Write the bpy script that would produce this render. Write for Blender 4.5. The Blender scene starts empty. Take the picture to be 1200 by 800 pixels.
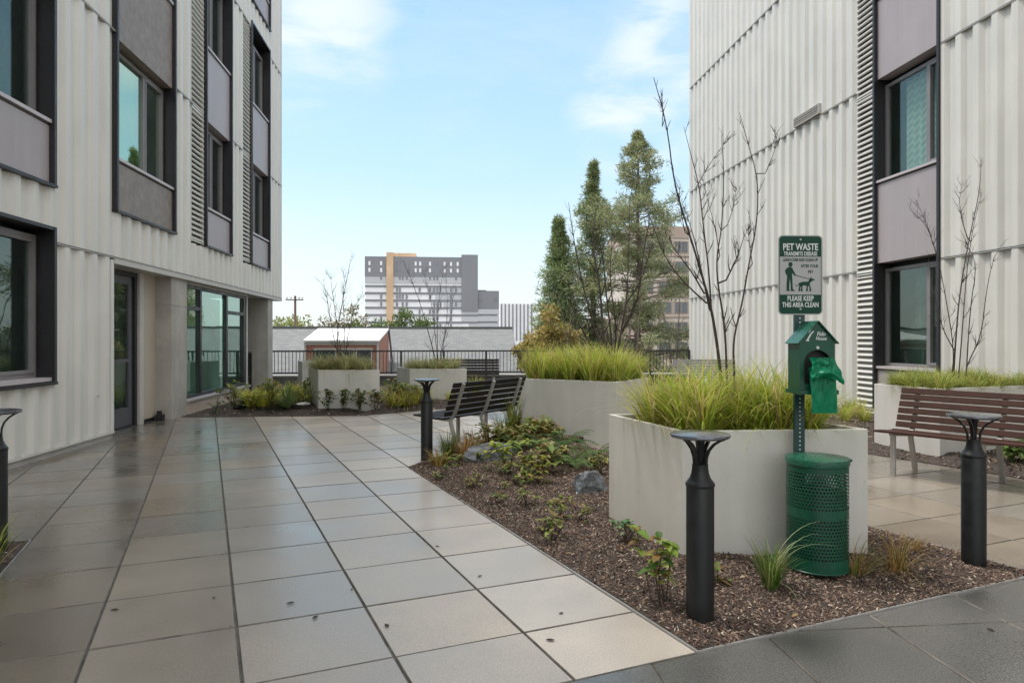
import bpy, bmesh, math, random
from mathutils import Vector, Matrix, noise as mnoise
R = math.radians
rnd = random.Random(7)
S = bpy.context.scene
COL = S.collection

# ------------------------------------------------------------------ camera constants (world = building axes, y along the court)
F, CX, HY, EYE, TH = 810.0, 600.0, 396.0, 1.374, R(5.64)
CT, ST = math.cos(TH), math.sin(TH)
def at(px, py, Y, dy=0.0):
    """world point seen at photo pixel px,py on the upright plane y=Y (dy pushes it off that plane, real depth)"""
    xn, zn = (px-CX)/F, -(py-HY)/F
    r = (xn*CT+ST, -xn*ST+CT, zn); t = Y/r[1]
    return Vector((r[0]*t, Y+dy, EYE+r[2]*t))

# ------------------------------------------------------------------ mesh builder
class MB:
    def __init__(s): s.v=[]; s.f=[]; s.c=[]; s.col=None; s.xf=None
    def add(s, vs, fs):
        n=len(s.v)
        if s.xf: vs=[s.xf(Vector(v)) for v in vs]
        s.v += [tuple(v) for v in vs]
        for f in fs: s.f.append(tuple(i+n for i in f)); s.c.append(s.col)
        return s
    def box(s, x0,x1,y0,y1,z0,z1):
        if x0>x1: x0,x1=x1,x0
        if y0>y1: y0,y1=y1,y0
        if z0>z1: z0,z1=z1,z0
        return s.add([(x0,y0,z0),(x1,y0,z0),(x1,y1,z0),(x0,y1,z0),(x0,y0,z1),(x1,y0,z1),(x1,y1,z1),(x0,y1,z1)],
              [(0,3,2,1),(4,5,6,7),(0,1,5,4),(1,2,6,5),(2,3,7,6),(3,0,4,7)])
    def obox(s, c, ax, ay, az, hx, hy, hz):
        c=Vector(c); ax=Vector(ax).normalized()*hx; ay=Vector(ay).normalized()*hy; az=Vector(az).normalized()*hz
        P=[c+ax*i+ay*j+az*k for k in(-1,1) for (i,j) in((-1,-1),(1,-1),(1,1),(-1,1))]
        return s.add(P,[(0,3,2,1),(4,5,6,7),(0,1,5,4),(1,2,6,5),(2,3,7,6),(3,0,4,7)])
    def bar(s, a, b, w, h, up=(0,0,1)):
        a=Vector(a); b=Vector(b); d=(b-a); L=d.length; d.normalize()
        up=Vector(up); sd=d.cross(up)
        if sd.length<1e-4: sd=d.cross(Vector((1,0,0)))
        sd.normalize(); u=sd.cross(d)
        return s.obox((a+b)/2, d, sd, u, L/2, w/2, h/2)
    def prism(s, poly, z0, z1):
        n=len(poly); vs=[(p[0],p[1],z0) for p in poly]+[(p[0],p[1],z1) for p in poly]
        fs=[tuple(range(n-1,-1,-1)), tuple(range(n,2*n))]+[(i,(i+1)%n,n+(i+1)%n,n+i) for i in range(n)]
        return s.add(vs,fs)
    def tube(s, pts, rad, n=6, cap=True):
        pts=[Vector(p) for p in pts]
        if not hasattr(rad,'__len__'): rad=[rad]*len(pts)
        vs=[]; fs=[]; ref=Vector((0.31,0.17,0.94))
        for i,p in enumerate(pts):
            d=(pts[min(i+1,len(pts)-1)]-pts[max(i-1,0)])
            if d.length<1e-7: d=Vector((0,0,1))
            d.normalize()
            r=ref if abs(d.dot(ref))<.95 else Vector((1,0,0))
            a=d.cross(r).normalized(); b=d.cross(a)
            for k in range(n):
                t=2*math.pi*k/n; vs.append(p+(a*math.cos(t)+b*math.sin(t))*rad[i])
        for i in range(len(pts)-1):
            for k in range(n):
                fs.append((i*n+k,(i+1)*n+k,(i+1)*n+(k+1)%n,i*n+(k+1)%n))
        if cap: fs.append(tuple(range(n))); m=(len(pts)-1)*n; fs.append(tuple(range(m+n-1,m-1,-1)))
        return s.add(vs,fs)
    def lathe(s, prof, n=32, c=(0,0,0), cap=True):
        vs=[];fs=[]
        for r,z in prof:
            for k in range(n):
                t=2*math.pi*k/n; vs.append((c[0]+r*math.cos(t),c[1]+r*math.sin(t),c[2]+z))
        for i in range(len(prof)-1):
            for k in range(n): fs.append((i*n+k,i*n+(k+1)%n,(i+1)*n+(k+1)%n,(i+1)*n+k))
        if cap: fs.append(tuple(range(n-1,-1,-1))); m=(len(prof)-1)*n; fs.append(tuple(range(m,m+n)))
        return s.add(vs,fs)
    def build(s, name, mat, parent=None, smooth=False, bevel=0, loc=None):
        me=bpy.data.meshes.new(name); me.from_pydata(s.v,[],s.f)
        if any(c is not None for c in s.c):
            at_=me.color_attributes.new('Col','FLOAT_COLOR','CORNER'); buf=[]
            for p,c in zip(s.f,s.c):
                c=c or (.5,.5,.5); buf += [c[0],c[1],c[2],1.0]*len(p)
            at_.data.foreach_set('color',buf)
        if bevel:
            bm=bmesh.new(); bm.from_mesh(me)
            bmesh.ops.bevel(bm,geom=bm.edges[:],offset=bevel,segments=2,affect='EDGES',profile=.6,clamp_overlap=True)
            bm.to_mesh(me); bm.free()
        if smooth:
            me.polygons.foreach_set('use_smooth',[True]*len(me.polygons))
            try: me.set_sharp_from_angle(angle=R(40))
            except Exception: pass
        me.materials.append(mat)
        o=bpy.data.objects.new(name,me); COL.objects.link(o)
        if parent: o.parent=parent
        if loc is not None: o.location=loc
        return o
def tag(o,label=None,cat=None,group=None,kind=None):
    if label: o['label']=label
    if cat: o['category']=cat
    if group: o['group']=group
    if kind: o['kind']=kind
    return o
def thing(name,label,cat,loc=(0,0,0),rz=0,group=None):
    o=bpy.data.objects.new(name,None); o.empty_display_size=.1; COL.objects.link(o)
    o.location=loc; o.rotation_euler=(0,0,rz); o['kind']='thing'; return tag(o,label,cat,group)
def dup(o,loc,rz=0,sc=None,label=None,group=None,parent=None):
    c=o.copy(); COL.objects.link(c)
    if parent: c.parent=parent
    else:
        c.location=loc; c.rotation_euler=(0,0,rz)
        if sc: c.scale=sc if hasattr(sc,'__len__') else (sc,sc,sc)
        if label: c['label']=label
        if group: c['group']=group
    for ch in list(o.children): dup(ch,None,parent=c)
    return c

# ------------------------------------------------------------------ materials
def lin(r,g,b):
    f=lambda c:(c/12.92 if c<=.04045 else ((c+.055)/1.055)**2.4)
    return (f(r/255),f(g/255),f(b/255))
def mat(name, col, rough=.6, var=.12, scale=6.0, bump=0, bscale=60, metal=0, spec=.5, rvar=.0, streak=0, coat=0, detail=4, speck=0, attr=False, avar=1.0):
    m=bpy.data.materials.new(name); m.use_nodes=True; nt=m.node_tree; N=nt.nodes; L=nt.links
    b=N['Principled BSDF']; b.inputs['Roughness'].default_value=rough; b.inputs['Metallic'].default_value=metal
    b.inputs['Specular IOR Level'].default_value=spec; b.inputs['Coat Weight'].default_value=coat
    b.inputs['Coat Roughness'].default_value=.12
    tc=N.new('ShaderNodeTexCoord')
    nz=N.new('ShaderNodeTexNoise'); nz.inputs['Scale'].default_value=scale; nz.inputs['Detail'].default_value=detail; nz.inputs['Roughness'].default_value=.6
    L.new(tc.outputs['Object'],nz.inputs['Vector'])
    mr=N.new('ShaderNodeMapRange'); mr.inputs[1].default_value=.3; mr.inputs[2].default_value=.7
    mr.inputs[3].default_value=1-var; mr.inputs[4].default_value=1+var; L.new(nz.outputs['Fac'],mr.inputs[0])
    mul=N.new('ShaderNodeVectorMath'); mul.operation='MULTIPLY'
    if attr:
        a=N.new('ShaderNodeVertexColor'); a.layer_name='Col'; L.new(a.outputs['Color'],mul.inputs[0])
    else: mul.inputs[0].default_value=col[:3]
    last=mr.outputs[0]
    if streak:
        mp=N.new('ShaderNodeMapping'); mp.inputs['Scale'].default_value=(9,9,.35); L.new(tc.outputs['Object'],mp.inputs['Vector'])
        n2=N.new('ShaderNodeTexNoise'); n2.inputs['Scale'].default_value=1.0; n2.inputs['Detail'].default_value=3; L.new(mp.outputs[0],n2.inputs['Vector'])
        m2=N.new('ShaderNodeMapRange'); m2.inputs[1].default_value=.35; m2.inputs[2].default_value=.7; m2.inputs[3].default_value=1; m2.inputs[4].default_value=1-streak
        L.new(n2.outputs['Fac'],m2.inputs[0])
        mm=N.new('ShaderNodeMath'); mm.operation='MULTIPLY'; L.new(last,mm.inputs[0]); L.new(m2.outputs[0],mm.inputs[1]); last=mm.outputs[0]
    L.new(last,mul.inputs[1]); L.new(mul.outputs[0],b.inputs['Base Color'])
    if speck:
        n7=N.new('ShaderNodeTexNoise'); n7.inputs['Scale'].default_value=38; n7.inputs['Detail'].default_value=5; n7.inputs['Roughness'].default_value=.75; L.new(tc.outputs['Object'],n7.inputs['Vector'])
        m7=N.new('ShaderNodeMapRange'); m7.inputs[1].default_value=.60; m7.inputs[2].default_value=.70; m7.inputs[3].default_value=1; m7.inputs[4].default_value=1-speck; L.new(n7.outputs['Fac'],m7.inputs[0])
        v7=N.new('ShaderNodeVectorMath'); v7.operation='MULTIPLY'; L.new(mul.outputs[0],v7.inputs[0]); L.new(m7.outputs[0],v7.inputs[1]); L.new(v7.outputs[0],b.inputs['Base Color'])
    if rvar:
        m3=N.new('ShaderNodeMapRange'); m3.inputs[1].default_value=.35; m3.inputs[2].default_value=.65; m3.inputs[3].default_value=rough-rvar; m3.inputs[4].default_value=rough+rvar
        L.new(nz.outputs['Fac'],m3.inputs[0]); L.new(m3.outputs[0],b.inputs['Roughness'])
    if bump:
        n4=N.new('ShaderNodeTexNoise'); n4.inputs['Scale'].default_value=bscale; n4.inputs['Detail'].default_value=3; L.new(tc.outputs['Object'],n4.inputs['Vector'])
        bp=N.new('ShaderNodeBump'); bp.inputs['Strength'].default_value=bump; bp.inputs['Distance'].default_value=.01; L.new(n4.outputs['Fac'],bp.inputs['Height']); L.new(bp.outputs[0],b.inputs['Normal'])
    return m
def leafmat(name, trans=.35, rough=.55):
    m=mat(name,(.1,.1,.1),rough,.15,3.0,attr=True,spec=.3); nt=m.node_tree; N=nt.nodes; L=nt.links
    b=N['Principled BSDF']; out=N['Material Output']; tr=N.new('ShaderNodeBsdfTranslucent'); mx=N.new('ShaderNodeMixShader'); mx.inputs[0].default_value=trans
    src=b.inputs['Base Color'].links[0].from_socket; L.new(src,tr.inputs['Color'])
    L.new(b.outputs[0],mx.inputs[1]); L.new(tr.outputs[0],mx.inputs[2]); L.new(mx.outputs[0],out.inputs['Surface']); return m
def glassmat(name, tint=(.45,.62,.56), gl=(.80,.95,.90), base=.10, ior=1.75, rough=.01):
    m=bpy.data.materials.new(name); m.use_nodes=True; nt=m.node_tree; N=nt.nodes; L=nt.links
    N.remove(N['Principled BSDF']); out=N['Material Output']
    t=N.new('ShaderNodeBsdfTransparent'); t.inputs[0].default_value=(*tint,1)
    g=N.new('ShaderNodeBsdfGlossy'); g.inputs['Color'].default_value=(*gl,1); g.inputs['Roughness'].default_value=rough
    tc=N.new('ShaderNodeTexCoord'); nz=N.new('ShaderNodeTexNoise'); nz.inputs['Scale'].default_value=1.1; L.new(tc.outputs['Object'],nz.inputs['Vector'])
    bp=N.new('ShaderNodeBump'); bp.inputs['Strength'].default_value=.05; bp.inputs['Distance'].default_value=.05; L.new(nz.outputs['Fac'],bp.inputs['Height']); L.new(bp.outputs[0],g.inputs['Normal'])
    fr=N.new('ShaderNodeLayerWeight'); fr.inputs['Blend'].default_value=.5      # Schlick: base + (1-base)*facing^5, the same on both faces of the pane
    pw=N.new('ShaderNodeMath'); pw.operation='POWER'; pw.inputs[1].default_value=5.0; L.new(fr.outputs['Facing'],pw.inputs[0])
    ad=N.new('ShaderNodeMath'); ad.operation='MULTIPLY_ADD'; ad.use_clamp=True; ad.inputs[1].default_value=1-base; ad.inputs[2].default_value=base; L.new(pw.outputs[0],ad.inputs[0])
    mx=N.new('ShaderNodeMixShader'); L.new(ad.outputs[0],mx.inputs[0]); L.new(t.outputs[0],mx.inputs[1]); L.new(g.outputs[0],mx.inputs[2]); L.new(mx.outputs[0],out.inputs['Surface'])
    return m

M={}
M['clad']=mat('cladding',(.635,.622,.58),.40,.05,1.3,streak=.09,rvar=.08)
M['flash']=mat('flashing',(.46,.44,.40),.45,.08,4)
M['flash_dk']=mat('seam_flashing',(.34,.33,.30),.45,.08,4)
M['core']=mat('core',(.30,.29,.27),.8,.05)
M['inside']=mat('interior',(.075,.10,.092),.9,.35,1.7)
M['store_inside']=mat('store_interior',(.26,.36,.32),.9,.45,.9)
M['dark']=mat('dark_metal',(.017,.015,.018),.4,.15,5,rvar=.1)
M['frame']=mat('window_frame',(.20,.185,.19),.4,.08,5)
M['mauve']=mat('mauve_panel',(.36,.318,.328),.42,.05,1.5,streak=.06)
M['brown_panel']=mat('brown_panel',(.215,.18,.155),.5,.22,7,bump=.1)
M['sill']=mat('sill',(.46,.42,.43),.4,.06,3)
M['glass']=glassmat('glass',(.80,.87,.83),(.84,.92,.89),.07)
M['glass_mint']=glassmat('glass_mint',(.6,.75,.66),(.80,.96,.84),.42)
M['glass_store']=glassmat('glass_store',(.62,.80,.72),(.82,.95,.90),.24)
M['glass_far']=mat('far_glass',(.05,.065,.075),.12,.3,2,spec=.8)
M['blind']=mat('blind',(.62,.78,.70),.8,.03,1)
M['conc']=mat('column_concrete',(.36,.335,.295),.75,.16,2.2,speck=.2,bump=.12,bscale=40,streak=.12)
M['tan']=mat('tan_panel',(.42,.365,.30),.6,.06,2)
M['base_tan']=mat('base_tan',(.42,.34,.28),.7,.1,3,bump=.1)
M['plinth']=mat('plinth',(.33,.315,.29),.75,.15,5)
M['planter']=mat('planter',(.56,.545,.495),.60,.06,2.6,bump=.08,bscale=90,streak=.07,speck=.22,detail=7)
M['planter_w']=mat('planter_white',(.62,.60,.57),.55,.06,1.6,streak=.06,speck=.15)
M['soil']=mat('soil',(.040,.029,.023),.9,.4,9,bump=.6,bscale=45)
M['chip']=mat('chip',(.1,.1,.1),.75,.2,30,attr=True,spec=.35)
M['slat']=mat('bench_slat',(.046,.019,.0125),.6,.25,9,rvar=.08,spec=.25)
M['slat_dark']=mat('bench_slat_dark',(.018,.014,.013),.6,.25,9,rvar=.08,spec=.25)
M['slat_grey']=mat('bench_slat_grey',(.20,.19,.185),.5,.15,9)
M['steel']=mat('bench_steel',(.40,.385,.36),.42,.08,6,metal=.4)
M['black']=mat('bollard_black',(.010,.011,.012),.42,.25,14,spec=.35,rvar=.1,bump=.03,bscale=120)
M['bollard_top']=mat('bollard_top',(.12,.125,.14),.18,.2,20,metal=.6,rvar=.08)
M['green']=mat('green_metal',(.005,.062,.035),.36,.2,8,rvar=.08,spec=.4)
M['green_lid']=mat('green_lid',(.008,.085,.05),.28,.3,60,rvar=.12,bump=.2,bscale=140)
M['green_dk']=mat('green_dark',(.004,.040,.036),.36,.15,8)
M['sign_green']=mat('sign_green',(.004,.046,.028),.5,.06,6,spec=.25)
M['sign_white']=mat('sign_white',(.36,.36,.35),.4,.06,4)
M['letter']=mat('letter_white',(.62,.64,.62),.45,.05,6)
M['hole']=mat('post_hole',(.55,.58,.57),.6,.1,5)
M['rock']=mat('rock',(.105,.110,.118),.4,.6,9,bump=.7,bscale=22,rvar=.2)
M['bark']=mat('bark',(.052,.036,.032),.7,.35,18,bump=.4,bscale=60)
M['bark_grey']=mat('bark_grey',(.16,.125,.10),.85,.3,9,bump=.4,bscale=30)
M['leaf']=leafmat('leaf',.45); M['needle']=leafmat('needle',.30,.7)
M['rail']=mat('railing_black',(.018,.018,.020),.4,.1,6)
M['brick']=None
M['white_roof']=mat('white_roof',(.80,.79,.77),.6,.04,1)
M['trim']=mat('trim_white',(.55,.53,.49),.6,.06,2)
M['pole']=mat('pole_wood',(.13,.085,.065),.9,.2,4)
M['t_white']=mat('tower_white',(.84,.84,.86),.6,.04,.1); M['t_grey']=mat('tower_grey',(.225,.23,.25),.6,.04,.1)
M['t_lgrey']=mat('tower_light_grey',(.50,.51,.53),.6,.04,.1); M['t_orange']=mat('tower_orange',(.62,.43,.27),.6,.12,.25)
M['t_win']=mat('tower_window',(.20,.21,.24),.2,.2,.4)
M['beige']=mat('beige_wall',(.58,.51,.44),.8,.07,.5,streak=.06)
M['beige_dk']=mat('beige_roofband',(.40,.31,.26),.8,.07,.5)
M['kerb']=mat('kerb_concrete',(.42,.41,.39),.8,.1,3)
M['asphalt']=mat('asphalt',(.05,.05,.05),.85,.2,.8)
M['metal_edge']=mat('edging_metal',(.55,.54,.53),.35,.1,8,metal=.6)
M['bag']=leafmat('bag',.48,.25)
M['sticker']=mat('sticker_green',(.30,.42,.10),.5,.15,9)

# brick and shingle
def bricky(name,c1,c2,mort,scale,axis,bw=.5,rh=.25,ms=.02):
    m=bpy.data.materials.new(name); m.use_nodes=True; nt=m.node_tree; N=nt.nodes; L=nt.links; b=N['Principled BSDF']; b.inputs['Roughness'].default_value=.85
    tc=N.new('ShaderNodeTexCoord'); sp=N.new('ShaderNodeSeparateXYZ'); cb=N.new('ShaderNodeCombineXYZ'); L.new(tc.outputs['Object'],sp.inputs[0])
    ad=N.new('ShaderNodeMath'); ad.operation='ADD'; L.new(sp.outputs[0],ad.inputs[0]); L.new(sp.outputs[1],ad.inputs[1])
    L.new((ad.outputs[0] if axis=='xy' else sp.outputs[0]),cb.inputs[0]); L.new(sp.outputs[2] if axis!='roof' else sp.outputs[1],cb.inputs[1])
    br=N.new('ShaderNodeTexBrick'); br.inputs['Scale'].default_value=scale; br.inputs['Color1'].default_value=(*c1,1); br.inputs['Color2'].default_value=(*c2,1); br.inputs['Mortar'].default_value=(*mort,1)
    br.inputs['Mortar Size'].default_value=ms; br.inputs['Brick Width'].default_value=bw; br.inputs['Row Height'].default_value=rh; br.inputs['Bias'].default_value=0
    L.new(cb.outputs[0],br.inputs['Vector']); L.new(br.outputs['Color'],b.inputs['Base Color']); return m
M['brick']=bricky('brick',(.42,.13,.065),(.34,.10,.05),(.40,.30,.25),1.0,'xy',.24,.08,.012)
M['shingle']=bricky('shingle',(.155,.16,.165),(.205,.21,.21),(.14,.145,.145),1.0,'roof',.30,.14,.010)
M['brown_shingle']=bricky('brown_shingle',(.20,.15,.12),(.25,.19,.16),(.12,.1,.09),1.0,'roof',.35,.17,.012)

# paving material: wet concrete, sheen varies; each slab's colour carries painted sky and wall reflection
def paving(name,bump,bs,speck=0,r0=.10,r1=.42):
    m=bpy.data.materials.new(name); m.use_nodes=True; nt=m.node_tree; N=nt.nodes; L=nt.links; b=N['Principled BSDF']
    tc=N.new('ShaderNodeTexCoord'); at_=N.new('ShaderNodeVertexColor'); at_.layer_name='Col'
    n1=N.new('ShaderNodeTexNoise'); n1.inputs['Scale'].default_value=.9; n1.inputs['Detail'].default_value=5; n1.inputs['Roughness'].default_value=.6; L.new(tc.outputs['Object'],n1.inputs['Vector'])
    n2=N.new('ShaderNodeTexNoise'); n2.inputs['Scale'].default_value=190 if not speck else 150; n2.inputs['Detail'].default_value=3; L.new(tc.outputs['Object'],n2.inputs['Vector'])
    r=N.new('ShaderNodeMapRange'); r.inputs[1].default_value=.35; r.inputs[2].default_value=.68; r.inputs[3].default_value=r0; r.inputs[4].default_value=r1; L.new(n1.outputs['Fac'],r.inputs[0]); lum=N.new('ShaderNodeRGBToBW'); L.new(at_.outputs['Color'],lum.inputs[0])
    dry=N.new('ShaderNodeMapRange'); dry.inputs[1].default_value=.13; dry.inputs[2].default_value=.33; dry.inputs[3].default_value=0; dry.inputs[4].default_value=.30; L.new(lum.outputs[0],dry.inputs[0])  # rougher where the slab colour is painted paler
    ra=N.new('ShaderNodeMath'); ra.operation='ADD'; L.new(r.outputs[0],ra.inputs[0]); L.new(dry.outputs[0],ra.inputs[1]); L.new(ra.outputs[0],b.inputs['Roughness'])
    cw=N.new('ShaderNodeMapRange'); cw.inputs[1].default_value=.12; cw.inputs[2].default_value=.33; cw.inputs[3].default_value=.55; cw.inputs[4].default_value=.32; L.new(lum.outputs[0],cw.inputs[0]); L.new(cw.outputs[0],b.inputs['Coat Weight'])
    w=N.new('ShaderNodeMapRange'); w.inputs[1].default_value=.35; w.inputs[2].default_value=.68; w.inputs[3].default_value=.82; w.inputs[4].default_value=1.12; L.new(n1.outputs['Fac'],w.inputs[0])
    s=N.new('ShaderNodeMapRange'); s.inputs[1].default_value=.35; s.inputs[2].default_value=.65; s.inputs[3].default_value=1-.12-speck; s.inputs[4].default_value=1.12+speck; L.new(n2.outputs['Fac'],s.inputs[0])
    mm=N.new('ShaderNodeMath'); mm.operation='MULTIPLY'; L.new(w.outputs[0],mm.inputs[0]); L.new(s.outputs[0],mm.inputs[1])
    v=N.new('ShaderNodeVectorMath'); v.operation='MULTIPLY'; L.new(at_.outputs['Color'],v.inputs[0]); L.new(mm.outputs[0],v.inputs[1]); L.new(v.outputs[0],b.inputs['Base Color'])
    n3=N.new('ShaderNodeTexNoise'); n3.inputs['Scale'].default_value=bs; n3.inputs['Detail'].default_value=2; L.new(tc.outputs['Object'],n3.inputs['Vector'])
    # patches where the film of water breaks up
    n5=N.new('ShaderNodeTexNoise'); n5.inputs['Scale'].default_value=1.4; n5.inputs['Detail'].default_value=2; L.new(tc.outputs['Object'],n5.inputs['Vector'])
    mr=N.new('ShaderNodeMapRange'); mr.inputs[1].default_value=.42; mr.inputs[2].default_value=.7; mr.inputs[3].default_value=bump*.35; mr.inputs[4].default_value=bump*1.6; L.new(n5.outputs['Fac'],mr.inputs[0])
    bp=N.new('ShaderNodeBump'); bp.inputs['Distance'].default_value=.004; L.new(mr.outputs[0],bp.inputs['Strength']); L.new(n3.outputs['Fac'],bp.inputs['Height']); L.new(bp.outputs[0],b.inputs['Normal'])
    b.inputs['IOR'].default_value=1.5; b.inputs['Coat Weight'].default_value=.5; b.inputs['Coat IOR'].default_value=1.5; b.inputs['Coat Roughness'].default_value=.16; L.new(bp.outputs[0],b.inputs['Coat Normal'])
    return m
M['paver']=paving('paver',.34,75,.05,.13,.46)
M['paver_rough']=paving('paver_rough',.8,110,.45,.24,.5)

# ------------------------------------------------------------------ ground, terrace, paving
g=MB(); g.box(-2500,2500,-600,3500,-4.4,-4.0); tag(g.build('ground',M['asphalt']),kind='structure')
g=MB(); g.box(-4.9,7.6,-9,20.5,-4.0,-.009); tag(g.build('terrace',mat('joint',(.085,.075,.062),.85,.5,8)),kind='structure')
E1=Vector((-.3117,.9502)); E2=Vector((.9502,.3117)); O0=Vector((.18,3.79)); TS=.612
EDGE=-1.107
def gp(a,b): # grid coords e1=a (m), e2=b (m)
    p=O0+E1*a+E2*b; return p
def clip(poly,n,d):
    out=[]
    for i in range(len(poly)):
        p,q=poly[i],poly[(i+1)%len(poly)]; a=p.dot(n)-d; b=q.dot(n)-d
        if a>=0: out.append(p)
        if (a>=0)!=(b>=0): out.append(p+(q-p)*(a/(a-b)))
    return out
JM=MB()
def slab(mb,poly,col,z=0.0):
    n=len(poly); c=sum(poly,Vector((0,0)))/n
    ins=[p+(c-p).normalized()*.0055 for p in poly]
    dz=rnd.uniform(-.0012,.0012)
    tx,ty=rnd.uniform(-.002,.002),rnd.uniform(-.002,.002)
    zf=lambda p:z+dz+(p-c).x*tx+(p-c).y*ty
    vs=[(p.x,p.y,-.028) for p in poly]+[(p.x,p.y,zf(p)-.005) for p in poly]+[(p.x,p.y,zf(p)) for p in ins]
    JM.add(vs,[(i,(i+1)%n,n+(i+1)%n,n+i) for i in range(n)]+[(n+i,n+(i+1)%n,2*n+(i+1)%n,2*n+i) for i in range(n)])
    mb.col=col; mb.add(vs[2*n:],[tuple(range(n))])
pm=MB(); gap=.0045
for i in range(-16,34):
    for j in range(-16,28):
        q=[gp(i*TS+gap+a*(TS-2*gap),j*TS+gap+b*(TS-2*gap)) for a,b in((0,0),(0,1),(1,1),(1,0))]
        c=(q[0]+q[2])/2
        if not(-5.2<c.x<8.2 and -3<c.y<21): continue
        q=clip(q,E1,O0.dot(E1)+EDGE+.004)
        q=clip(q,Vector((1,0)),-4.85) if len(q)>2 else q
        q=clip(q,Vector((-1,0)),-7.55) if len(q)>2 else q
        q=clip(q,Vector((0,-1)),-20.45) if len(q)>2 else q
        if len(q)<3: continue
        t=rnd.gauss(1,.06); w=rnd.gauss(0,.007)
        # reflected sky and wall painted into slab tone: dark at the sides, paler mid-court
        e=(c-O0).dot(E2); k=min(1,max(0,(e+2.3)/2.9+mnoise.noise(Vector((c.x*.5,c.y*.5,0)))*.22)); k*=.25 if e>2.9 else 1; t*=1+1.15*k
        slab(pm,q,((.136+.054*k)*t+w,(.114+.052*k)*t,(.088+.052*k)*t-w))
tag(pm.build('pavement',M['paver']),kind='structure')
pm=MB()
for i in range(-8,10):
    for j in range(-14,8):
        x0=2.10+i*.613; y0=3.10+j*.613
        q=[Vector((x0+gap,y0+gap)),Vector((x0+.613-gap,y0+gap)),Vector((x0+.613-gap,y0+.613-gap)),Vector((x0+gap,y0+.613-gap))]
        q=clip(q,-E1,-(O0.dot(E1)+EDGE-.006)); q=clip(q,Vector((-1,0)),-7.55) if len(q)>2 else q
        q=clip(q,Vector((1,0)),-4.85) if len(q)>2 else q
        if len(q)<3 or sum(p.y for p in q)/len(q)<-5: continue
        t=rnd.gauss(1,.06); slab(pm,q,(.085*t,.082*t,.075*t))
tag(pm.build('path',M['paver_rough']),kind='structure')

tag(JM.build('pavement_joints',mat('joint_face',(.120,.108,.092),.7,.5,7)),kind='structure')
# ------------------------------------------------------------------ planting beds
BRC=gp(EDGE,3.05); BLC=gp(EDGE,.625)
def fz(x,y): return mnoise.noise(Vector((x*1.7,y*1.7,3.1)))*.028+mnoise.noise(Vector((x*6,y*6,1)))*.013
BEDS=[]
def bed(name,corners,h=.06,nu=40,nv=60):
    c=[Vector(p) for p in corners]; mb=MB(); vs=[]
    def P(s,t):
        p=(c[0]*(1-s)+c[1]*s)*(1-t)+(c[3]*(1-s)+c[2]*s)*t
        e=min(s,1-s,t,1-t); k=min(1,e*7)
        return (p.x,p.y,.006+k*(h+fz(p.x,p.y)))
    for j in range(nv+1):
        for i in range(nu+1): vs.append(P(i/nu,j/nv))
    fs=[(j*(nu+1)+i,j*(nu+1)+i+1,(j+1)*(nu+1)+i+1,(j+1)*(nu+1)+i) for j in range(nv) for i in range(nu)]
    mb.add(vs,fs); tag(mb.build(name,M['soil'],smooth=True),kind='structure'); BEDS.append(P); return P
P1=bed('soil',[BLC,BRC,gp(4.5,3.05),gp(3.62,.60)],.05)
P2=bed('soil',[gp(3.60,.60),gp(4.48,3.06),(3.2,9.5),(.98,9.95)],.06)
P3=bed('soil',[(-4.55,12.5),(-1.45,12.42),(-1.45,19.9),(-4.55,19.9)],.09)
P4=bed('soil',[(-1.45,12.42),(.95,14.15),(.95,16.7),(-1.45,16.7)],.09)
RB0,RB1=Vector((4.45,9.3)),Vector((5.98,5.35))
P5=bed('soil',[RB1,(7.40,5.6),(7.40,14.2),(4.3,9.5)],.07)
P6=bed('soil',[gp(-1.1,-4.0),gp(-1.1,-2.455),gp(2.06,-2.455),gp(2.06,-4.0)],.04,20,30)
def zbed(P,x,y,guess=(.5,.5)):
    s,t=guess
    for _ in range(25):
        p=P(s,t); a=P(s+.01,t); b=P(s,t+.01)
        J=((a[0]-p[0])/.01,(b[0]-p[0])/.01,(a[1]-p[1])/.01,(b[1]-p[1])/.01); dx,dy=x-p[0],y-p[1]; D=J[0]*J[3]-J[1]*J[2]
        s+=(dx*J[3]-dy*J[1])/D; t+=(dy*J[0]-dx*J[2])/D; s=min(1,max(0,s)); t=min(1,max(0,t))
    return P(s,t)[2]
# steel edging along the front bed
def edging(pts):
    mb=MB()
    for a,b in zip(pts,pts[1:]): mb.bar((a[0],a[1],-.004),(b[0],b[1],-.004),.005,.026)
    tag(mb.build('kerb',M['metal_edge']),kind='structure')
edging([gp(3.6,.612),gp(EDGE,.612),gp(EDGE,3.06),gp(4.4,3.06)])
edging([gp(EDGE,-2.448),gp(2.067,-2.448),gp(2.067,-3.4)])

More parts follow.
